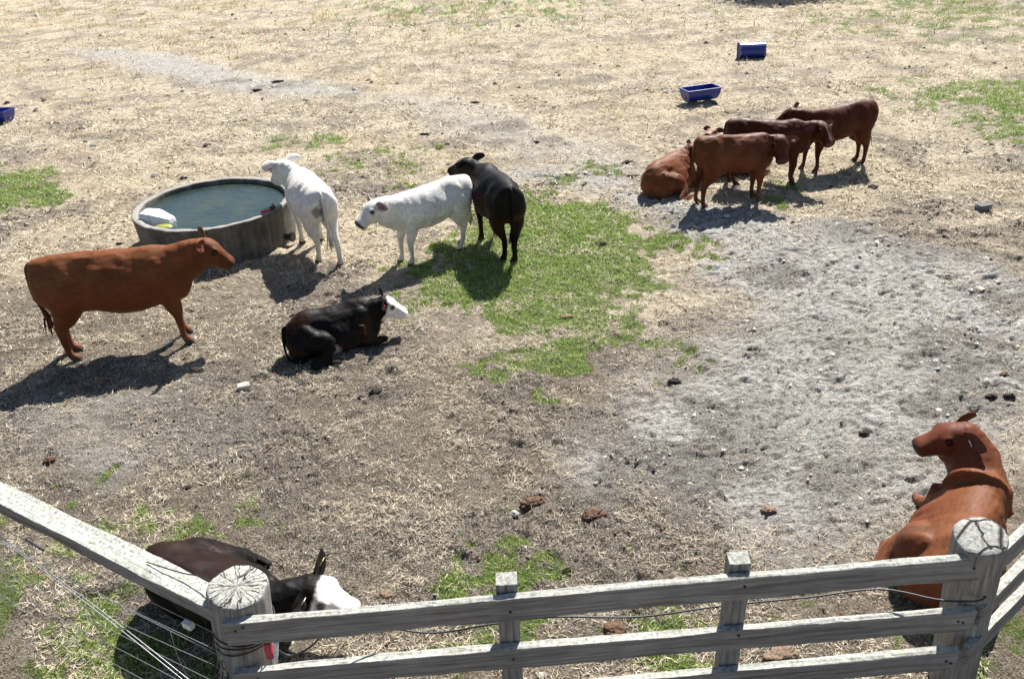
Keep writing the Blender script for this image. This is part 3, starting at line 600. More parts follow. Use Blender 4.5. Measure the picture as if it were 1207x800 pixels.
# ---------------------------------------------------------------- litter, grass, clods
def infr(x, y, m=.6): return np.abs(x+.02*y) < y*.66+m
def scatter(zones):
    xs, ys = [], []
    for y0, y1, den in zones:
        hw = y1*.68+.6; n = int(den*(y1-y0)*2*hw); x = rng.uniform(-hw, hw, n); y = rng.uniform(y0, y1, n); k = infr(x, y); xs.append(x[k]); ys.append(y[k])
    return np.concatenate(xs), np.concatenate(ys)
def blades(x, y, z, L, W, yaw, pitch, tint, curl=.25):
    """bent two-quad blades"""
    n = len(x); d = np.c_[np.cos(yaw)*np.cos(pitch), np.sin(yaw)*np.cos(pitch), np.sin(pitch)]
    s = np.c_[-np.sin(yaw), np.cos(yaw), rng.uniform(-.5, .5, n)]; s = nrm(s)*W[:, None]*.5
    p0 = np.c_[x, y, z]; cz = rng.uniform(-curl, curl*.4, n)[:, None]*np.array([0, 0, 1])*L[:, None]
    lat = nrm(np.c_[-np.sin(yaw), np.cos(yaw), np.zeros(n)])*(rng.uniform(-.25, .25, n)*L)[:, None]
    p1 = p0+d*L[:, None]*.5+lat*.4; p2 = p0+d*L[:, None]+cz+lat*-.2
    V = np.stack([p0-s, p0+s, p1-s*.9, p1+s*.9, p2-s*.25, p2+s*.25], 1).reshape(-1, 3)
    b = np.arange(n)[:, None]*6; F = np.concatenate([b+[0, 1, 3, 2], b+[2, 3, 5, 4]])
    return V, F, np.repeat(tint, 6, 0)
def pal(n, cols, wts, jit=.18):
    c = np.array(cols)[rng.choice(len(cols), n, p=np.array(wts)/sum(wts))]; return np.clip(c*(1+rng.normal(0, jit, (n, 1))), .01, .95)
TANK = (-4.09, 11.42)
def litter():
    x, y = scatter([(2.3, 4, 4300), (4, 6, 3900), (6, 9, 2900), (9, 13, 1400), (13, 19, 480), (19, 30, 130), (30, 60, 24)])
    ms = masks(x, y); g, s, d = ms
    cl = fbm(x*3.2, y*3.2, 3, 61)
    keep = rng.random(len(x)) < np.clip((1-.86*s)*(1-.55*d)*(.12+1.2*sstep(.38, .60, cl))*(.35+.9*sstep(.40, .56, fbm(x*11, y*11, 2, 63)))*(1-.45*g), 0, 1)
    keep &= np.hypot(x-TANK[0], y-TANK[1]) > 1.15
    x, y, g, s, d = x[keep], y[keep], g[keep], s[keep], d[keep]; n = len(x); z = height(x, y, (g, s, d))
    f = np.clip(y/9, .75, 9); near = np.clip((y-3)/5, 0, 1)
    sz = np.where(y < 10, .8, 1.0); L = (rng.gamma(4, .0125, n)*f**.8+.014)*sz; W = rng.uniform(.0040, .0092, n)*f*sz
    t = pal(n, [(.70, .60, .43), (.60, .49, .33), (.36, .28, .18), (.80, .73, .57), (.16, .12, .085), (.50, .45, .37)], [3, 3, 2.2, 2.6, 2.6, 1.6])
    grey = (.55*np.clip(d+.45*s+.3*sstep(11, 7, y), 0, 1))[:, None]; t = t*(1-grey*.7)+np.array((.36, .30, .25))*grey*.7*(.3+1.4*rng.random((n, 1)))
    gold = sstep(.5, .62, fbm(x*.3, y*.3, 3, 66))*sstep(12, 18, y); t = t*(1-.35*gold[:, None])+np.array((.60, .47, .25))*.35*gold[:, None]
    V, F, T = blades(x, y, z+.004, L, W, rng.uniform(0, 2*np.pi, n), np.abs(rng.normal(.16, .34, n)), t)
    link('straw_litter', mesh_np('straw_litter', V, F, [attr_mat('dry_straw', .75, .3, .15)], T), label='short dry straw and trampled grass stalks covering the paddock', cat='straw', kind='stuff'); print('litter', n)
    # green blades
    x, y = scatter([(2.3, 4.5, 6500), (4.5, 8, 6000), (8, 12, 4200), (12, 20, 1300), (20, 50, 160)])
    # only where the green is
    kk = rng.random(len(x)) < .97; x, y = x[kk], y[kk]; ms = masks(x, y); g, s, d = ms
    keep = rng.random(len(x)) < np.clip(g**1.15, 0, 1)+.012*(1-s)*(y < 9)
    x, y, g, s, d = x[keep], y[keep], g[keep], s[keep], d[keep]; n = len(x); z = height(x, y, (g, s, d))
    f = np.clip(y/9, .7, 6); L = (rng.gamma(5, .0066, n)+.012)*f**.7; W = rng.uniform(.0028, .006, n)*f
    t = pal(n, [(.22, .36, .045), (.31, .48, .07), (.13, .23, .035), (.42, .52, .14), (.66, .60, .36)], [4, 3.6, 1.8, 2, 1.6])
    dry = (1-np.clip(g*1.3, 0, 1))[:, None]*.45; t = t*(1-dry)+np.array((.36, .36, .17))*dry
    V, F, T = blades(x, y, z, L, W, rng.uniform(0, 2*np.pi, n), rng.uniform(.35, 1.35, n), t, .35)
    link('green_grass', mesh_np('green_grass', V, F, [attr_mat('fresh_grass', .55, .3, .35)], T), label='short bright green grass growing in patches on the paddock', cat='grass', kind='stuff'); print('green', n)
    # tall dry tufts: bottom left, right edge, far field
    cx, cy = scatter([(2.3, 3.3, 26), (12, 22, 1.6), (22, 60, 1.5)])
    ms = masks(cx, cy); k = (ms[1] < .3) & (fbm(cx*.5, cy*.5, 3, 82) > np.where(cy < 5, .2, .47)); cx, cy = cx[k], cy[k]
    m = 34; n = len(cx)*m; rr = np.repeat(np.clip(cy/16, .5, 2.2), m)
    x = np.repeat(cx, m)+rng.normal(0, .06, n)*rr; y = np.repeat(cy, m)+rng.normal(0, .06, n)*rr
    t = pal(n, [(.60, .50, .31), (.50, .38, .21), (.66, .58, .40), (.30, .30, .12)], [3, 3, 2, .9])
    V, F, T = blades(x, y, height(x, y), rng.uniform(.05, .12, n)*rr**.8, rng.uniform(.003, .007, n)*rr*1.2, rng.uniform(0, 2*np.pi, n), rng.uniform(.15, 1.1, n), t, .4)
    link('dry_grass', mesh_np('dry_grass', V, F, [attr_mat('dry_grass', .75, .25, .2)], T), label='taller tufts of dry golden grass on the far field and below the fence', cat='grass', kind='stuff')
    # crumbs and clods of soil and dung
    x, y = scatter([(2.3, 4.5, 300), (4.5, 9, 230), (9, 14, 110), (14, 22, 26), (22, 40, 5)])
    ms = masks(x, y); g, s, d = ms; k = rng.random(len(x)) < np.clip(.14+.9*d+.10*s, 0, 1)*(1-.5*s)*(1-.7*g)*sstep(.30, .6, fbm(x*2, y*2, 3, 72)); k &= np.hypot(x-TANK[0], y-TANK[1]) > 1.15
    x, y, g, s, d = x[k], y[k], g[k], s[k], d[k]; n = len(x); z = height(x, y, (g, s, d))
    f = np.clip(y/8, .8, 3); r = (rng.gamma(2.2, .0042, n)+.004)*f
    o = np.array([(1, 0, 0), (.3, .9, 0), (-.8, .6, 0), (-.8, -.6, 0), (.3, -.95, 0), (.1, 0, .7), (.45, .4, .45), (-.5, .1, .5)])
    O = o[None]*(1+rng.uniform(-.35, .35, (n, 8, 3)))*r[:, None, None]; a = rng.uniform(0, 6.28, n); ca, sa = np.cos(a)[:, None], np.sin(a)[:, None]
    V = np.stack([O[..., 0]*ca-O[..., 1]*sa+x[:, None], O[..., 0]*sa+O[..., 1]*ca+y[:, None], O[..., 2]+z[:, None]], 2).reshape(-1, 3)
    f0 = np.array([(0, 1, 6), (1, 5, 6), (1, 2, 7), (1, 7, 5), (2, 3, 7), (3, 5, 7), (3, 4, 5), (4, 0, 6), (4, 6, 5)]); F = (np.arange(n)[:, None, None]*8+f0[None]).reshape(-1, 3)
    t = pal(n, [(.10, .078, .06), (.17, .14, .115), (.055, .043, .034), (.32, .30, .27), (.16, .095, .055)], [3, 3, 2, 2.2, .8]); ls = (s*.9)[:, None]*(rng.random((n, 1)) < .8); t = t*(1-ls)+np.array((.55, .52, .48))*ls
    link('soil_clods', mesh_np('soil_clods', V, F, [attr_mat('soil', .95, .1)], np.repeat(t, 8, 0)), label='small dark crumbs of soil and old dung strewn over the ground', cat='soil', kind='stuff'); print('clods', n)
litter()
place_cattle()
# ---------------------------------------------------------------- round concrete tank
def ring_mesh(name, m, prof, cx, cy, seg=160, jag=0, parent=None, jz=None, **k):
    """lathe of (r, z) profile, with slightly uneven casting"""
    prof = np.array(prof); a = np.linspace(0, 2*np.pi, seg, endpoint=False); V = []
    for r, z in prof:
        n1 = (fbm(np.cos(a)*6+r*9+20, np.sin(a)*6+z*9+20, 3, 5)-.5)*jag; n2 = (fbm(np.cos(a)*9+z*7+40, np.sin(a)*9+r*30, 3, 6)-.5)*jag*(1.6 if z > .4 else .2)
        V.append(np.c_[(r+n1)*np.cos(a), (r+n1)*np.sin(a), z+n2])
    V = np.concatenate(V); F = []; n = len(prof)
    for i in range(n-1):
        for j in range(seg): F.append((i*seg+j, i*seg+(j+1) % seg, (i+1)*seg+(j+1) % seg, (i+1)*seg+j))
    me = py_mesh(name, V, F); me.materials.append(m); [setattr(p, 'use_smooth', True) for p in me.polygons]
    o = link(name, me, parent, **k); return o
def tank():
    m, n, l, b = mat('tank_concrete'); oc = objco(n); q = noise(n, l, oc, 4, 6, .7); q2 = noise(n, l, oc, 40, 5, .7)
    mp = N(n, 'Mapping'); mp.inputs['Scale'].default_value = (9, 9, .7); l.new(oc, mp.inputs[0]); q3 = noise(n, l, mp.outputs[0], 1.5, 4, .6)
    r = ramp(n, [(.3, (.045, .040, .034)), (.5, (.10, .094, .08)), (.7, (.20, .19, .165))]); l.new(q, r.inputs[0])
    c = mixc(n, l, maprange(n, l, q3, .45, .7, 0, .5), r.outputs[0], (.24, .225, .195)); c = mixc(n, l, maprange(n, l, q2, .35, .6, .35, 0), c, (.06, .055, .045))
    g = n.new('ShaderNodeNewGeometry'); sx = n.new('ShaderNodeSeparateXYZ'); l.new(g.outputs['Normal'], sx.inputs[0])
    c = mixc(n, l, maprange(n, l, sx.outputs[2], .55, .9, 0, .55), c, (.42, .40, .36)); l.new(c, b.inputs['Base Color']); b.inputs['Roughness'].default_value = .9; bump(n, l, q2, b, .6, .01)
    root = empty('water_tank', (TANK[0], TANK[1], 0), 'round grey concrete water tank full of water between the cattle', 'water tank')
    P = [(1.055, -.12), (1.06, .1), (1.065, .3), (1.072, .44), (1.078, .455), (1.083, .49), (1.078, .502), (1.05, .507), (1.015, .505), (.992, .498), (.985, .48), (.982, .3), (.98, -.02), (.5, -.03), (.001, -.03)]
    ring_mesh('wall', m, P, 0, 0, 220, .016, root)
    bm = bmesh.new(); bmesh.ops.create_cone(bm, cap_ends=True, segments=20, radius1=.055, radius2=.05, depth=.16, matrix=Matrix.Translation((1.08*math.cos(-.3), 1.08*math.sin(-.3), .06)) @ Matrix.Rotation(-.3, 4, 'Z') @ Matrix.Rotation(math.pi/2, 4, 'Y'))
    bmesh.ops.create_cone(bm, cap_ends=True, segments=20, radius1=.07, radius2=.07, depth=.03, matrix=Matrix.Translation((1.16*math.cos(-.3), 1.16*math.sin(-.3), .06)) @ Matrix.Rotation(-.3, 4, 'Z') @ Matrix.Rotation(math.pi/2, 4, 'Y'))
    bm_obj('outlet_pipe', bm, plain('black_plastic', (.012, .012, .013), .4), root)
    # water
    m, n, l, b = mat('tank_water'); oc = objco(n); q = noise(n, l, oc, 2.0, 4, .6, .4); mp = N(n, 'Mapping'); mp.inputs['Scale'].default_value = (1, 2.2, 1); l.new(oc, mp.inputs[0]); q2 = noise(n, l, mp.outputs[0], 9, 3, .5, .8)
    q4 = noise(n, l, mp.outputs[0], 5, 5, .7, 1.0)
    r = ramp(n, [(.3, (.014, .028, .030)), (.55, (.026, .042, .036)), (.72, (.045, .050, .028))]); l.new(q, r.inputs[0])
    c = mixc(n, l, maprange(n, l, q4, .58, .66, 0, .6), r.outputs[0], (.045, .042, .018)); l.new(c, b.inputs['Base Color'])
    b.inputs['Roughness'].default_value = .07; b.inputs['IOR'].default_value = 1.45; b.inputs['Specular IOR Level'].default_value = .42; bump(n, l, q2, b, .25, .03)
    bm = bmesh.new(); bmesh.ops.create_circle(bm, cap_ends=True, segments=120, radius=.984, matrix=Matrix.Translation((TANK[0], TANK[1], .435)))
    bm_obj('water', bm, m, kind='structure')
    # float cover: white sheet wrapped block, wedge shaped
    m, n, l, b = mat('white_sheet'); oc = objco(n); q = noise(n, l, oc, 9, 4, .6, .5); r = ramp(n, [(.3, (.45, .47, .50)), (.5, (.78, .79, .80)), (.7, (.86, .86, .86))]); l.new(q, r.inputs[0]); l.new(r.outputs[0], b.inputs['Base Color']); b.inputs['Roughness'].default_value = .45; bump(n, l, q, b, .9, .03)
    p = at(187, 255, .5); root = empty('float_cover', (p.x-.02, p.y-.01, .40), 'white wedge-shaped cover block floating at the left inside the round tank', 'float cover', rz=R(-14))
    pts = [(-.23, -.13, 0), (.02, -.17, 0), (.24, -.10, 0), (.26, .06, 0), (.0, .15, 0), (-.24, .13, 0), (-.20, -.10, .17), (.02, -.12, .165), (.22, -.08, .10), (.24, .045, .10), (.0, .12, .17), (-.21, .11, .18)]
    bm = bmesh.new(); bmesh.ops.convex_hull(bm, input=[bm.verts.new(q) for q in pts]); bmesh.ops.bevel(bm, geom=bm.edges[:], offset=.018, segments=3, profile=.6, affect='EDGES')
    bm_obj('cover', bm, m, root, True)
    bm = bmesh.new(); bmesh.ops.create_uvsphere(bm, u_segments=20, v_segments=12, radius=1, matrix=Matrix.Translation((.19, -.17, .03)) @ Matrix.Diagonal((.13, .08, .03, 1))); bm_obj('float', bm, plain('yellow_plastic', (.30, .31, .05), .5), root, True)
    # valve clamp on the rim
    p = at(317, 247, .52); root = empty('valve_clamp', (p.x, p.y, .50), 'small red and black clamp on the right rim of the round tank', 'clamp', rz=R(35))
    bm = bmesh.new(); bmesh.ops.create_cube(bm, size=1, matrix=Matrix.Translation((-.05, 0, .012)) @ Matrix.Diagonal((.13, .035, .03, 1))); bm_obj('handle', bm, TAGM['red'], root, bevel=.006)
    bm = bmesh.new(); bmesh.ops.create_cube(bm, size=1, matrix=Matrix.Translation((.05, 0, .03)) @ Matrix.Rotation(.4, 4, 'Y') @ Matrix.Diagonal((.07, .045, .05, 1))); bmesh.ops.create_cube(bm, size=1, matrix=Matrix.Translation((.075, .0, .06)) @ Matrix.Rotation(.9, 4, 'Y') @ Matrix.Diagonal((.07, .02, .02, 1))); bm_obj('jaw', bm, bpy.data.materials['black_plastic'], root, bevel=.005)
tank()

# ---------------------------------------------------------------- blue feed troughs
def trough_mesh():
    L, Wd, Hh = .76, .40, .26; bm = bmesh.new(); secs = 9
    def ring(x, sc, inset=0.0):
        r = []
        for i in range(secs):
            t = math.pi*i/(secs-1); c, s = math.cos(t), math.sin(t)
            r.append((x, (Wd/2-inset)*sc*math.copysign(abs(c)**.75, c), Hh-(Hh-inset)*sc**.4*abs(s)**.75))
        return r
    # outer body, inner body
    outer = [[bm.verts.new(q) for q in ring(x, s)] for x, s in ((-L/2, 1), (-L/2+.001, 1), (-L/4, 1), (L/4, 1), (L/2-.001, 1), (L/2, 1))]
    inner = [[bm.verts.new(q) for q in ring(x, s, .014)] for x, s in ((-L/2+.014, 1), (-L/4, 1), (L/4, 1), (L/2-.014, 1))]
    for R_, fl in ((outer, 0), (inner, 1)):
        for i in range(len(R_)-1):
            for j in range(secs-1): bm.faces.new((R_[i][j], R_[i][j+1], R_[i+1][j+1], R_[i+1][j]))
        bm.faces.new(R_[0]); bm.faces.new(R_[-1][::-1])
    # taper the ends towards the bottom
    for v in bm.verts: v.co.x *= 1-.16*(1-max(0, v.co.z)/Hh)
    rim = bmesh.new()
    y0 = Wd/2; pts = [(-L/2, -y0), (L/2, -y0), (L/2, y0), (-L/2, y0)]
    def rect(e, z): return [rim.verts.new((math.copysign(abs(x)+e, x), math.copysign(abs(y)+e, y), z)) for x, y in pts]
    a, b_, c, d = rect(.014, Hh-.022), rect(.014, Hh+.004), rect(-.016, Hh+.004), rect(-.016, Hh-.022)
    for P, Q in ((a, b_), (b_, c), (c, d), (d, a)):
        for i in range(4): rim.faces.new((P[i], P[(i+1) % 4], Q[(i+1) % 4], Q[i]))
    legs = []
    for sx in (-1, 1):
        q = bmesh.new(); bmesh.ops.create_cone(q, cap_ends=True, segments=16, radius1=.022, radius2=.022, depth=.02, matrix=Matrix.Translation((sx*(L/2*.92), 0, .08)) @ Matrix.Rotation(math.pi/2, 4, 'Y')); legs.append(q)
    return bm, rim, legs
def troughs():
    mb = plain('blue_plastic', (.010, .030, .24), .38, 0, .18, 6, .1); mg = plain('plug', (.25, .25, .24), .5)
    p1 = at(825, 112, .1); p2 = at(888, 64, .1); p3 = at(-6, 138, .1)
    defs = [(p1, R(17), 0, 'dark blue plastic feed trough standing upright, nearer of the two on the right', 1.0), (p2, R(-3), R(-100), 'dark blue plastic feed trough tipped over on its side far off at the right', .9), (p3, R(-8), 0, 'dark blue plastic feed trough cut by the left edge of the photo', 1.0)]
    proto = None
    for p, rz, rx, lab, sc in defs:
        root = empty('feed_trough', (p.x, p.y, .0), lab, 'feed trough', 'blue feed troughs on the dry paddock')
        if proto is None:
            b, r, lg = trough_mesh(); proto = [bm_obj('tub', b, mb, root, False, .004), bm_obj('rim', r, mb, root, False, .004)]+[bm_obj('drain_plug', q, mg, root) for q in lg]; 
        else:
            for q in proto: c = q.copy(); COL.objects.link(c); c.parent = root
        root.rotation_euler = (rx, 0, rz); root.scale = (sc,)*3
        if rx: root.location.z = .19
        else: root.location.z = -.01
troughs()

# ---------------------------------------------------------------- weathered timber
def wood_mat(name, axis_, dark=1.0, lichen=.75, end=False):
    m, n, l, b = mat(name); oc = objco(n); mp = N(n, 'Mapping'); sc = [26, 26, 26]; sc[axis_] = 1.1; mp.inputs['Scale'].default_value = sc; l.new(oc, mp.inputs[0])
    q = noise(n, l, mp.outputs[0], 1.6, 7, .7, .4); q2 = noise(n, l, oc, 5, 5, .6); q3 = noise(n, l, oc, 38, 5, .75); q5 = noise(n, l, oc, 16, 4, .6)
    r = ramp(n, [(.26, (.040*dark, .037*dark, .034*dark)), (.42, (.125*dark, .118*dark, .112*dark)), (.58, (.20*dark, .192*dark, .185*dark)), (.75, (.30*dark, .29*dark, .28*dark))]); l.new(q, r.inputs[0])
    c = mixc(n, l, maprange(n, l, q2, .45, .65, 0, .3), r.outputs[0], (.15, .12, .095))
    c = mixc(n, l, maprange(n, l, q3, .60, .66, 0, .5), c, (.33, .34, .27))
    g = n.new('ShaderNodeNewGeometry'); sx = n.new('ShaderNodeSeparateXYZ'); l.new(g.outputs['Normal'], sx.inputs[0])
    lc = ramp(n, [(.36, (.16, .158, .145)), (.45, (.36, .36, .325)), (.54, (.49, .495, .44)), (.66, (.58, .58, .51))]); l.new(q3, lc.inputs[0])
    lc2 = mixc(n, l, maprange(n, l, q5, .56, .68, 0, .5), lc.outputs[0], (.42, .42, .24))
    lc3 = mixc(n, l, maprange(n, l, q2, .60, .70, 0, .7), lc2, (.34, .335, .33))
    f = n.new('ShaderNodeMath'); f.operation = 'MULTIPLY'; l.new(maprange(n, l, sx.outputs[2], .5, .8, 0, lichen), f.inputs[0]); l.new(maprange(n, l, q, .30, .38), f.inputs[1])
    c = mixc(n, l, f.outputs[0], c, lc3)
    if end:    # cracked end grain
        sp = n.new('ShaderNodeSeparateXYZ'); l.new(oc, sp.inputs[0]); an = n.new('ShaderNodeMath'); an.operation = 'ARCTAN2'; l.new(sp.outputs[1], an.inputs[0]); l.new(sp.outputs[0], an.inputs[1])
        ln = n.new('ShaderNodeVectorMath'); ln.operation = 'LENGTH'; cx = n.new('ShaderNodeCombineXYZ'); l.new(sp.outputs[0], cx.inputs[0]); l.new(sp.outputs[1], cx.inputs[1]); l.new(cx.outputs[0], ln.inputs[0])
        nz = noise(n, l, oc, 22, 3, .6); a2 = n.new('ShaderNodeMath'); a2.operation = 'MULTIPLY_ADD'; l.new(nz, a2.inputs[0]); a2.inputs[1].default_value = .5; l.new(an.outputs[0], a2.inputs[2])
        cv = n.new('ShaderNodeCombineXYZ'); l.new(a2.outputs[0], cv.inputs[0]); mlt = n.new('ShaderNodeMath'); mlt.operation = 'MULTIPLY'; l.new(ln.outputs['Value'], mlt.inputs[0]); mlt.inputs[1].default_value = 1.2; l.new(mlt.outputs[0], cv.inputs[1])
        vo = N(n, 'TexVoronoi', feature='DISTANCE_TO_EDGE', Scale=end)
        if end < 1:
            vd = n.new('ShaderNodeVectorMath'); vd.operation = 'MULTIPLY_ADD'; l.new(nz, vd.inputs[0]); vd.inputs[1].default_value = (.05, .05, 0); l.new(cx.outputs[0], vd.inputs[2]); l.new(vd.outputs[0], vo.inputs['Vector']); vo.inputs['Scale'].default_value = 6.5
        else: l.new(cv.outputs[0], vo.inputs['Vector'])
        ck = maprange(n, l, vo.outputs['Distance'], .01, .055, 1, 0); top = maprange(n, l, sx.outputs[2], .6, .8); mm = n.new('ShaderNodeMath'); mm.operation = 'MULTIPLY'; l.new(ck, mm.inputs[0]); l.new(top, mm.inputs[1])
        c = mixc(n, l, mm.outputs[0], c, (.03, .027, .023))
        hh = n.new('ShaderNodeMath'); hh.operation = 'SUBTRACT'; l.new(q, hh.inputs[0]); l.new(mm.outputs[0], hh.inputs[1]); hout = hh.outputs[0]
    else: hout = q
    l.new(c, b.inputs['Base Color']); b.inputs['Roughness'].default_value = .9; b.inputs['Specular IOR Level'].default_value = .2
    ad = n.new('ShaderNodeMath'); ad.operation = 'MULTIPLY_ADD'; l.new(q3, ad.inputs[0]); ad.inputs[1].default_value = .4; l.new(hout, ad.inputs[2]); bump(n, l, ad.outputs[0], b, .8, .012)
    return m
def plank(name, a, b, wid, hgt, m, parent, seed=0, rough=.004, notch=0, **k):
    """board from a to b (top front edge line ends), local x along it; origin at a"""
    a = Vector(a); b = Vector(b); d = b-a; L = d.length; nseg = max(8, int(L/.035)); xs = np.linspace(0, L, nseg+1)
    prof = [(0, 0), (0, -hgt*.33), (0, -hgt*.66), (0, -hgt), (wid*.5, -hgt), (wid, -hgt), (wid, -hgt*.5), (wid, 0), (wid*.66, 0), (wid*.33, 0)]
    ph = seed*13.7; V = []
    for j, (py, pz) in enumerate(prof):
        e = (fbm(xs*2.5+ph, xs*0+j*.7+ph, 3, seed+3)-.5)*rough*3+(fbm(xs*22+ph, xs*0+j*3.1, 2, seed+5)-.5)*rough*1.3
        e2 = (fbm(xs*3+ph+50, xs*0+pz*6, 3, seed+4)-.5)*rough*2.5
        sag = (fbm(xs*.6+ph, xs*0, 2, seed+8)-.5)*.022
        V.append(np.c_[xs, py+e2*(1 if py > 0 else -1)+0*xs, pz+e+sag])
    V = np.stack(V, 1).reshape(-1, 3); n = len(prof); F = []
    for i in range(nseg):
        for j in range(n): F.append((i*n+j, i*n+(j+1) % n, (i+1)*n+(j+1) % n, (i+1)*n+j))
    F.append(tuple(range(n))[::-1]); F.append(tuple(nseg*n+j for j in range(n)))
    me = bpy.data.meshes.new(name); me.from_pydata([tuple(v) for v in V], [], F); me.materials.append(m); me.update()
    bm = bmesh.new(); bm.from_mesh(me); bmesh.ops.recalc_face_normals(bm, faces=bm.faces[:]); bm.to_mesh(me); bm.free()
    o = link(name, me, parent, **k); X = d.normalized(); Yv = Vector((0, 0, 1)).cross(X).normalized(); Zv = X.cross(Yv)
    o.matrix_world = Matrix.Translation(a) @ Matrix((X, Yv, Zv)).transposed().to_4x4()
    md = o.modifiers.new('b', 'BEVEL'); md.width = .004; md.segments = 2; md.limit_method = 'ANGLE'
    return o
def round_post(name, top, base, r, m, parent, seed=0, **k):
    top = Vector(top); base = Vector(base); seg = 48; a = np.linspace(0, 2*np.pi, seg, endpoint=False); L = (top-base).length
    zs = list(np.linspace(-L-.2, -.02, 40)); V = []
    nzf = lambda z: 1+(fbm(np.cos(a)*1.6+5+seed, np.sin(a)*1.6+5+z*.4, 3, seed)-.5)*.16+(ridge(np.cos(a)*7+9, np.sin(a)*7+z*.3+9, 2, seed+2)-.5)*.035
    for z in zs: V.append(np.c_[r*nzf(z)*np.cos(a), r*nzf(z)*np.sin(a), np.full(seg, z)])
    for rr, z in ((.97, -.006), (.93, 0), (.7, .003), (.45, .004), (.2, .003)): V.append(np.c_[r*nzf(0)*rr*np.cos(a), r*nzf(0)*rr*np.sin(a), z+(fbm(np.cos(a)*rr*3+9, np.sin(a)*rr*3+9, 3, 9)-.5)*.008])
    V = np.concatenate(V+[np.array([[0, 0, .0]])]); F = []; nr = len(zs)+5
    for i in range(nr-1):
        for j in range(seg): F.append((i*seg+j, i*seg+(j+1) % seg, (i+1)*seg+(j+1) % seg, (i+1)*seg+j))
    for j in range(seg): F.append(((nr-1)*seg+j, (nr-1)*seg+(j+1) % seg, len(V)-1))
    me = py_mesh(name, V, F); me.materials.append(m)
    for p in me.polygons: p.use_smooth = True
    o = link(name, me, parent, **k); Zv = (top-base).normalized(); Xv = Vector((1, 0, 0)); Yv = Zv.cross(Xv).normalized(); Xv = Yv.cross(Zv)
    o.matrix_world = Matrix.Translation(top) @ Matrix((Xv, Yv, Zv)).transposed().to_4x4(); return o
def wire(name, pts, r, m, parent=None, k=8, seg=6, **kw):
    C = np.array(pts, float); U = np.array([.13, .21, .97]); V, F = loft(C, U, [r]*len(C), [r]*len(C), [r]*len(C), 2, seg, k)
    me = py_mesh(name, V, F); me.materials.append(m); [setattr(p, 'use_smooth', True) for p in me.polygons]; return link(name, me, parent, **kw)
def bolt(p, m, parent, nrm_=(0, -1, 0), r=.008):
    bm = bmesh.new(); bmesh.ops.create_cone(bm, cap_ends=True, segments=10, radius1=r, radius2=r*.8, depth=.008, matrix=Matrix.Translation(p) @ Vector(nrm_).to_track_quat('Z', 'Y').to_matrix().to_4x4()); bm_obj('nail', bm, m, parent)
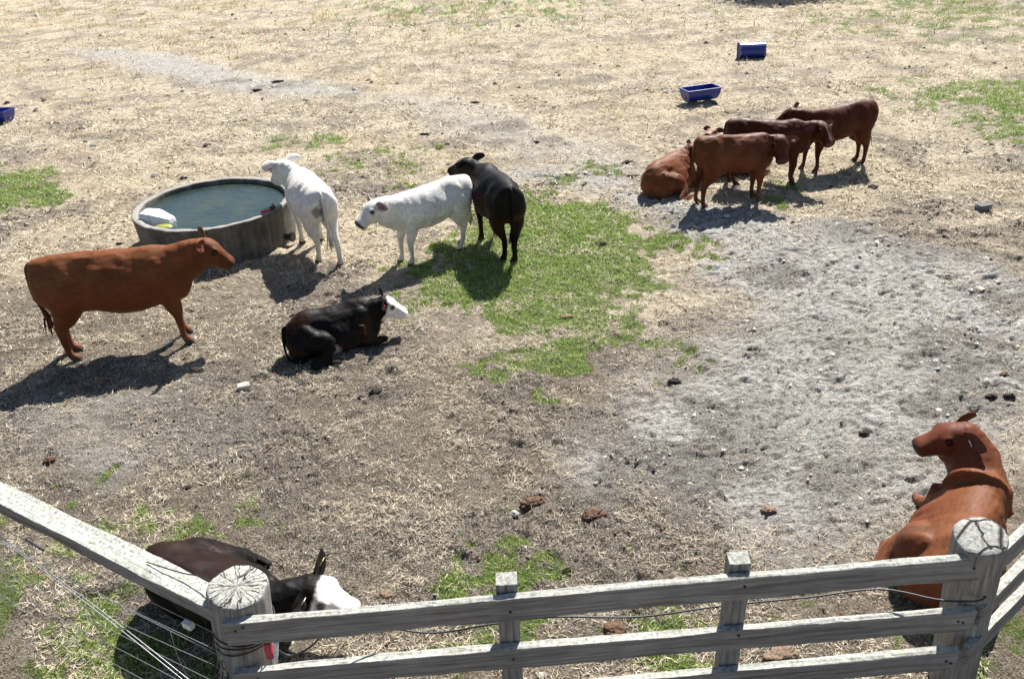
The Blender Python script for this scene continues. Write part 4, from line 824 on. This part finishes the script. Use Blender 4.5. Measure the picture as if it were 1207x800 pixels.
def fence():
    WX = wood_mat('weathered_rail', 0, 1.7); WB = wood_mat('lichen_beam', 0, 1.5, .95); WP = wood_mat('post_cracked', 2, 1.6, .8, 3.2); WP2 = wood_mat('post_split', 2, 1.7, .7, .62); WS = wood_mat('stake_wood', 2, 1.5, .8)
    steel = plain('galvanised_wire', (.30, .30, .31), .4, .6, .1, 30, 0); rust = plain('dark_iron', (.03, .026, .024), .7, .2, .2, 30, .2); blk = plain('black_cable', (.018, .018, .02), .5, 0, .1, 20, 0)
    root = empty('rail_fence', (.45, 3.1, 0), 'weathered grey three-rail timber fence across the foreground between two round posts', 'fence')
    I = root.matrix_basis.inverted()
    def keep(o): o.matrix_parent_inverse = Matrix.Translation((-.45, -3.1, 0)); return o
    L = Vector((-1.50, 2.977, 0)); Rr = Vector((2.425, 3.151, 0))
    for k_, (zl, zr, zh, xr) in enumerate(((1.30, 1.30, .15, 1.0), (.935, .92, .145, .992), (.60, .615, .145, .985))):
        a = L+(Rr-L)*(.0 if k_ < 1 else -.005); b = L+(Rr-L)*xr
        keep(plank('rail', (a.x, a.y, zl), (b.x, b.y, zr), .046, zh, WX, root, seed=k_+1, rough=.005))
    keep(round_post('post', (-1.455, 3.165, 1.36), (-1.60, 3.20, 0), .150, WP, root, 1)); keep(round_post('post', (2.35, 3.235, 1.37), (2.60, 3.47, 0), .128, WP2, root, 7))
    for x, top in ((-.092, 1.35), (1.095, 1.355)):
        y = 2.977+(x+1.5)*.0443+.052
        o = keep(plank('stake', (x-.055, y, top), (x-.055, y, -.2), .11, .085, WS, root, seed=int(x*10)+20, rough=.004))
        o.matrix_basis = Matrix.Translation((x, y+.04, 0))
        me = o.data; bm = bmesh.new(); ny = 30
        zs = np.linspace(-.2, top, ny); V = []
        for z in zs:
            e = (fbm(np.array([z*9.]), np.array([x*5]), 3, 3)[0]-.5)*.008
            V.append([bm.verts.new((px+e, py-e, z+(0 if z < top-.01 else py*.12))) for px, py in ((-.055, -.04), (0, -.042), (.055, -.04), (.055, .042), (0, .04), (-.055, .042))])
        for i in range(ny-1):
            for j in range(6): bm.faces.new((V[i][j], V[i][(j+1) % 6], V[i+1][(j+1) % 6], V[i+1][j]))
        bm.faces.new(V[-1]); bm.faces.new(V[0][::-1]); bmesh.ops.recalc_face_normals(bm, faces=bm.faces[:]); bm.to_mesh(me); bm.free()
    for x in (-1.44, -1.40, -.08, 1.11, 2.30, 2.33):
        for z in (1.24, .87, .54):
            bm = bmesh.new(); bmesh.ops.create_cone(bm, cap_ends=True, segments=10, radius1=.007, radius2=.006, depth=.008, matrix=Matrix.Translation((x, 2.977+(x+1.5)*.0443-.004, z+random.uniform(-.03, .03))) @ Matrix.Rotation(math.pi/2, 4, 'X'))
            keep(bm_obj('nail', bm, rust, root))
    # bands of wire tied round the left post
    for z, rr in ((1.10, .158), (1.06, .158), (1.03, .159)):
        a = np.linspace(0, 2*np.pi, 25); keep(wire('tie_wire', [(-1.475+rr*math.cos(t), 3.168+rr*math.sin(t)*1.0, z+.015*math.sin(t*2+z*40)) for t in a], .0035, rust, root, 3))
    # left beam
    rb = empty('fence_beam', (-2.3, 3.6, 0), 'broad lichen-covered timber beam running from the left post to the left edge', 'beam')
    o = plank('beam', (-5.30, 5.335, 1.30), (-1.545, 3.045, 1.30), .142, .088, WB, rb, seed=9, rough=.007); o.matrix_parent_inverse = Matrix.Translation((2.3, -3.6, 0))
    o = round_post('support_post', (-5.2, 5.36, 1.22), (-5.2, 5.36, 0), .09, WS, rb, 4); o.matrix_parent_inverse = Matrix.Translation((2.3, -3.6, 0))
    wire('loose_wire', [at(173, 662, 1.31), at(195, 669, 1.325), at(215, 675, 1.33), at(235, 679, 1.35), at(262, 690, 1.37)], .0035, blk, None, label='short black wire lying across the lichen-covered beam by the left post', cat='wire')
    # right hand return
    rr_ = empty('side_fence', (2.9, 3.5, 0), 'three weathered rails running off to the right edge from the split corner post', 'fence')
    d = Vector((.80, .60, 0))
    for k_, (z, h) in enumerate(((1.30, .15), (.925, .145), (.61, .14))):
        a = Vector((2.432, 3.155, z)); b = a+d*2.4; o = plank('rail', a, b, .046, h, WX, rr_, seed=30+k_, rough=.005); o.matrix_parent_inverse = Matrix.Translation((-2.9, -3.5, 0))
    o = round_post('post', (4.22, 4.62, 1.3), (4.22, 4.62, 0), .1, WS, rr_, 14); o.matrix_parent_inverse = Matrix.Translation((-2.9, -3.5, 0))
    # wire fence left of the post, on the near side of the beam
    rw = empty('wire_fence', (-2.3, 3.4, 0), 'slack galvanised wires strung from the left round post below the beam', 'wire fence')
    e = Vector((-1.58, 3.06, 0)); fdir = Vector((-.855, .52, 0)); left = lambda t, z, off=0: tuple(e+fdir*t+Vector((-.52*off, -.855*off, z)))
    def strand(zs, ofs, nm='strand', r=.0019, m=steel):
        n = len(zs); o = wire(nm, [left(4.2*i/(n-1), zs[i], ofs[i]) for i in range(n)], r, m, rw, 6); o.matrix_parent_inverse = Matrix.Translation((2.3, -3.4, 0))
    strand([1.14, 1.11, 1.10, 1.12, 1.15, 1.2], [0, .0, .01, .0, 0, 0])
    strand([1.0, .985, .98, .985, 1.0, 1.01], [0, .02, .0, .03, 0, 0])
    strand([.985, .99, .97, .96, .95, .95], [.01, .03, .03, .0, .03, 0])
    strand([.86, .82, .80, .82, .85, .9], [0, .03, .05, .0, 0, 0])
    strand([.70, .66, .64, .66, .7, .7], [0, .01, .02, .0, 0, 0])
    strand([.52, .50, .47, .50, .5, .52], [0, .01, .02, .0, 0, 0])
    strand([.34, .30, .30, .31, .33, .35], [0, .01, .02, .0, 0, 0])
    strand([.60, .82, 1.0, 1.16, 1.28, 1.3], [.06, .04, .03, .02, 0, 0], 'brace_wire', .003)
    strand([.58, .80, .985, 1.15, 1.26, 1.28], [.075, .05, .035, .02, 0, 0], 'brace_wire', .003)
    for t in (.38, 1.15, 1.9, 2.7, 3.4):
        o = wire('stay', [left(t, z, .015+.01*math.sin(z*9+t)) for z in (.30, .5, .66, .82, .98)], .002, steel, rw, 3); o.matrix_parent_inverse = Matrix.Translation((2.3, -3.4, 0))
    p = at(222, 736, 1.10); bm = bmesh.new(); bmesh.ops.create_cube(bm, size=1, matrix=Matrix.Translation(p) @ Matrix.Rotation(-.5, 4, 'Z') @ Matrix.Diagonal((.062, .034, .04, 1))); o = bm_obj('insulator', bm, TAGM['white'], rw, bevel=.006); o.matrix_parent_inverse = Matrix.Translation((2.3, -3.4, 0))
    p = at(41, 642, .98); bm = bmesh.new(); bmesh.ops.create_cone(bm, cap_ends=True, segments=12, radius1=.008, radius2=.008, depth=.17, matrix=Matrix.Translation(p) @ Vector((.855, -.52, -.1)).to_track_quat('Z', 'Y').to_matrix().to_4x4()); o = bm_obj('sleeve', bm, blk, rw); o.matrix_parent_inverse = Matrix.Translation((2.3, -3.4, 0))
    # tangle of wire ends at the post
    for i in range(16):
        t0 = np.array((-1.60+random.uniform(-.04, .04), 3.05+random.uniform(-.05, .05), random.uniform(.5, 1.1))); pts = [t0]
        for j in range(4): pts.append(pts[-1]+np.array((random.uniform(-.05, .04), random.uniform(-.05, .03), random.uniform(-.08, .03))))
        o = wire('wire_end', pts, .0028, rust, rw, 3, 5); o.matrix_parent_inverse = Matrix.Translation((2.3, -3.4, 0))
    # cable carried behind the middle rail
    yb = lambda x: 2.977+(x+1.5)*.0443+.13
    P = [(-1.30, 3.03, 1.06), (-1.22, 3.02, 1.0), (-1.12, 3.03, 1.04), (-1.0, 3.06, 1.12), (-.8, yb(-.8), 1.05), (-.5, yb(-.5), .965), (-.2, yb(-.2), .99), (-.0, yb(0)+.02, .985), (.2, yb(.2), 1.0), (.6, yb(.6), .95), (1.0, yb(1), .975), (1.2, yb(1.2)+.02, .96), (1.5, yb(1.5), .985), (1.9, yb(1.9), 1.0), (2.15, 3.15, 1.02), (2.26, 3.12, 1.03), (2.40, 3.15, 1.0), (2.48, 3.23, 1.0)]
    wire('electric_cable', P, .0055, blk, None, 5, 8, label='thin black electric cable hanging wavily behind the middle rail between the posts', cat='cable')
    rc = empty('insulator_clip', (-1.31, 3.0, 1.08), 'red and white insulator clip on the right side of the left round post', 'insulator')
    bm = bmesh.new(); bmesh.ops.create_cube(bm, size=1, matrix=Matrix.Diagonal((.035, .05, .11, 1))); bm_obj('red_body', bm, plain('faded_red', (.50, .06, .08), .5, 0, .1, 20, 0), rc, bevel=.008)
    bm = bmesh.new(); bmesh.ops.create_cube(bm, size=1, matrix=Matrix.Translation((.036, -.005, 0)) @ Matrix.Rotation(.2, 4, 'Y') @ Matrix.Diagonal((.022, .03, .12, 1))); bm_obj('white_hook', bm, TAGM['white'], rc, bevel=.006)
    C = at(538, 758, .98); bm = bmesh.new()
fence()

# ---------------------------------------------------------------- stones, dung
def lump(name, u, v, sx, sy, sz, m, label, cat, group=None, seed=0, rz=0, cube=False, sub=3, amp=.3):
    p = at(u, v); bm = bmesh.new()
    if not cube: sub = 4; amp *= .8
    if cube: bmesh.ops.create_cube(bm, size=1.5); bmesh.ops.subdivide_edges(bm, edges=bm.edges[:], cuts=6, use_grid_fill=True)
    else: bmesh.ops.create_icosphere(bm, subdivisions=sub, radius=1)
    P = np.array([v_.co[:] for v_ in bm.verts]); D = nrm(P); k = fbm(D[:, 0]*2.2+seed*7+20, D[:, 1]*2.2+D[:, 2]*3+20, 4, seed); k2 = fbm(D[:, 0]*5+seed*3+20, D[:, 1]*5+D[:, 2]*6+20, 4, seed+4, .75)
    P = P*(1+(k-.5)*amp*2+(k2-.5)*amp*(1 if cube else 2.6))[:, None]*[sx, sy, sz]
    for v_, q in zip(bm.verts, P): v_.co = q
    o = bm_obj(name, bm, m, None, smooth=not cube, label=label, cat=cat, group=group); o.location = (p.x, p.y, H1(p.x, p.y)+sz*.35); o.rotation_euler[2] = rz; return o
def smalls():
    ms_ = plain('pale_stone', (.50, .47, .41), .9, 0, .2, 30, .6, .01); mg = plain('grey_stone', (.17, .17, .18), .9, 0, .2, 30, .6, .01)
    md = plain('dark_dung', (.035, .026, .019), .95, 0, .35, 40, .9, .02); mbn = plain('brown_dung', (.15, .085, .05), .95, 0, .3, 45, .9, .02); mt = plain('dry_dung', (.25, .17, .115), .95, 0, .25, 45, .9, .02)
    lump('stone', 288, 458, .075, .055, .06, ms_, 'pale squared block of stone on the ground below the lying white-faced black cow', 'stone', None, 1, .3, True, amp=.14)
    lump('stone', 606, 604, .035, .032, .03, ms_, 'small round whitish stone beside a brown dung pat in the middle foreground', 'stone', None, 2)
    lump('stone', 1158, 246, .12, .085, .07, mg, 'dark grey angular rock at the right edge level with the standing group', 'stone', None, 3, .2, True, amp=.25)
    GD = 'dung pats dropped about the paddock'
    L = [(628, 591, .14, .09, .05, mbn, 'brown dung pat right beside the small whitish stone'), (700, 606, .13, .10, .045, mbn, 'round brown dung pat to the right of the small whitish stone'),
         (905, 603, .08, .06, .02, mt, 'thin dry tan dung pat above the right half of the fence'), (724, 740, .11, .09, .04, mbn, 'brown dung pat seen between the top and middle rails'),
         (920, 772, .16, .09, .04, mt, 'flat tan dung pat seen through the rails right of the second stake'), (455, 698, .10, .06, .03, mt, 'tan dung pat just beyond the nose of the cow behind the fence'),
         (966, 461, .06, .045, .035, mg, 'dark lump alone in the middle of the grey trampled sand'), (888, 415, .09, .06, .03, md, 'dark dung pat on grey sand left of the sand centre'),
         (1183, 445, .07, .05, .035, mbn, 'brown lump topmost of three at the right edge above the lying red cow'), (1168, 470, .07, .05, .035, md, 'dark lump left of a pair at the right edge above the lying red cow'),
         (1188, 472, .07, .05, .035, md, 'dark lump right of a pair at the right edge above the lying red cow'), (1022, 512, .10, .09, .04, md, 'wide dark dung pat in front of the muzzle of the right-hand lying cow'),
         (709, 286, .12, .08, .03, md, 'dark purplish dung pat on the upper half of the green grass patch'), (668, 372, .10, .07, .025, mt, 'tan dung pat at the lower edge of the green grass patch'),
         (500, 158, .15, .07, .035, md, 'dark dung pat far up the pale track above the black standing cow'), (632, 168, .08, .06, .03, md, 'small dark dung heap at the far end above the green patch'),
         (327, 98, .20, .10, .04, md, 'dark broad dung heap on the grey strip in the far field'), (303, 108, .16, .08, .03, md, 'dark dung heap just left below the one on the grey strip'),
         (360, 118, .14, .08, .03, md, 'dark dung heap at the right end of the grey strip'), (217, 210, .10, .06, .035, md, 'dark dung pat just beyond the far rim of the tank'),
         (560, 120, .14, .07, .03, md, 'flat dark dung patch in the far field above the green grass'), (140, 286, .08, .05, .03, md, 'small dark dung lump left of the tank above the big red cow'),
         (437, 405, .09, .06, .03, md, 'dark dung lump just below the legs of the lying white-faced black cow'), (443, 462, .08, .07, .035, md, 'dark dung lump further below the lying white-faced black cow'),
         (232, 437, .10, .08, .035, md, 'dark dung pat right of the shadow of the big red cow'), (117, 453, .09, .07, .05, mt, 'dry round dung pat lying inside the shadow of the big red cow'),
         (58, 540, .08, .06, .03, mbn, 'brown dung pat above the lichen-covered beam at the left'), (1138, 178, .10, .07, .03, md, 'dark dung pat right of the rearmost standing cow'),
         (1030, 218, .12, .08, .035, md, 'dark dung pat below the shadow of the rearmost standing cow'), (795, 450, .09, .06, .03, md, 'dark dung lump where the brown litter meets the grey sand'),
         (740, 190, .14, .08, .03, md, 'dark dung patch above left of the lying cow of the group'), (745, 207, .16, .07, .03, md, 'dark dung patch directly left of the lying cow of the group')]
    for i, (u, v, a, b, c, m, lab) in enumerate(L): lump('dung_pat', u, v, a*.68, b*.68, c*.75, m, lab, 'dung', GD, i+10, random.uniform(-.4, .4), amp=.42)
smalls()

# ---------------------------------------------------------------- tree whose shade falls on the far edge of the field
def tree():
    base = at(930, -7)+Vector((sd.x, sd.y, 0)).normalized()*(3.77-2.2); base.z = 0; h = 6.0; off = Vector((sd.x, sd.y, 0)).normalized()
    root = empty('shade_tree', base+off*2.2, 'broad dark-leaved tree whose shade falls on the field at the top edge', 'tree')
    V, F = loft([(0, 0, -.2), (.05, 0, 1), (0, .1, 2.2), (.1, 0, 3.4), (0, 0, 4.6)], np.array([1., 0, .1]), [.3, .22, .18, .12, .05], [.3, .22, .18, .12, .05], [.3, .22, .18, .12, .05], 2, 14)
    link('trunk', py_mesh('trunk', V, F), root).data.materials.append(plain('bark', (.12, .09, .07), .9))
    n = 9000; c = rng.normal(0, 1, (60, 3)); c = nrm(c)*rng.uniform(.4, 1, (60, 1))**.5*[2.6, 1.8, 1.3]+[0, 0, 3.9]; q = c[rng.integers(0, 60, n)]+rng.normal(0, .32, (n, 3))
    t = pal(n, [(.05, .09, .03), (.08, .12, .04)], [1, 1]); V, F, T = blades(q[:, 0], q[:, 1], q[:, 2], rng.uniform(.1, .2, n), rng.uniform(.05, .09, n), rng.uniform(0, 6.28, n), rng.uniform(-1, 1, n), t)
    link('crown', mesh_np('crown', V, F, [attr_mat('leaves', .6, .3, .2)], T), root)
tree()
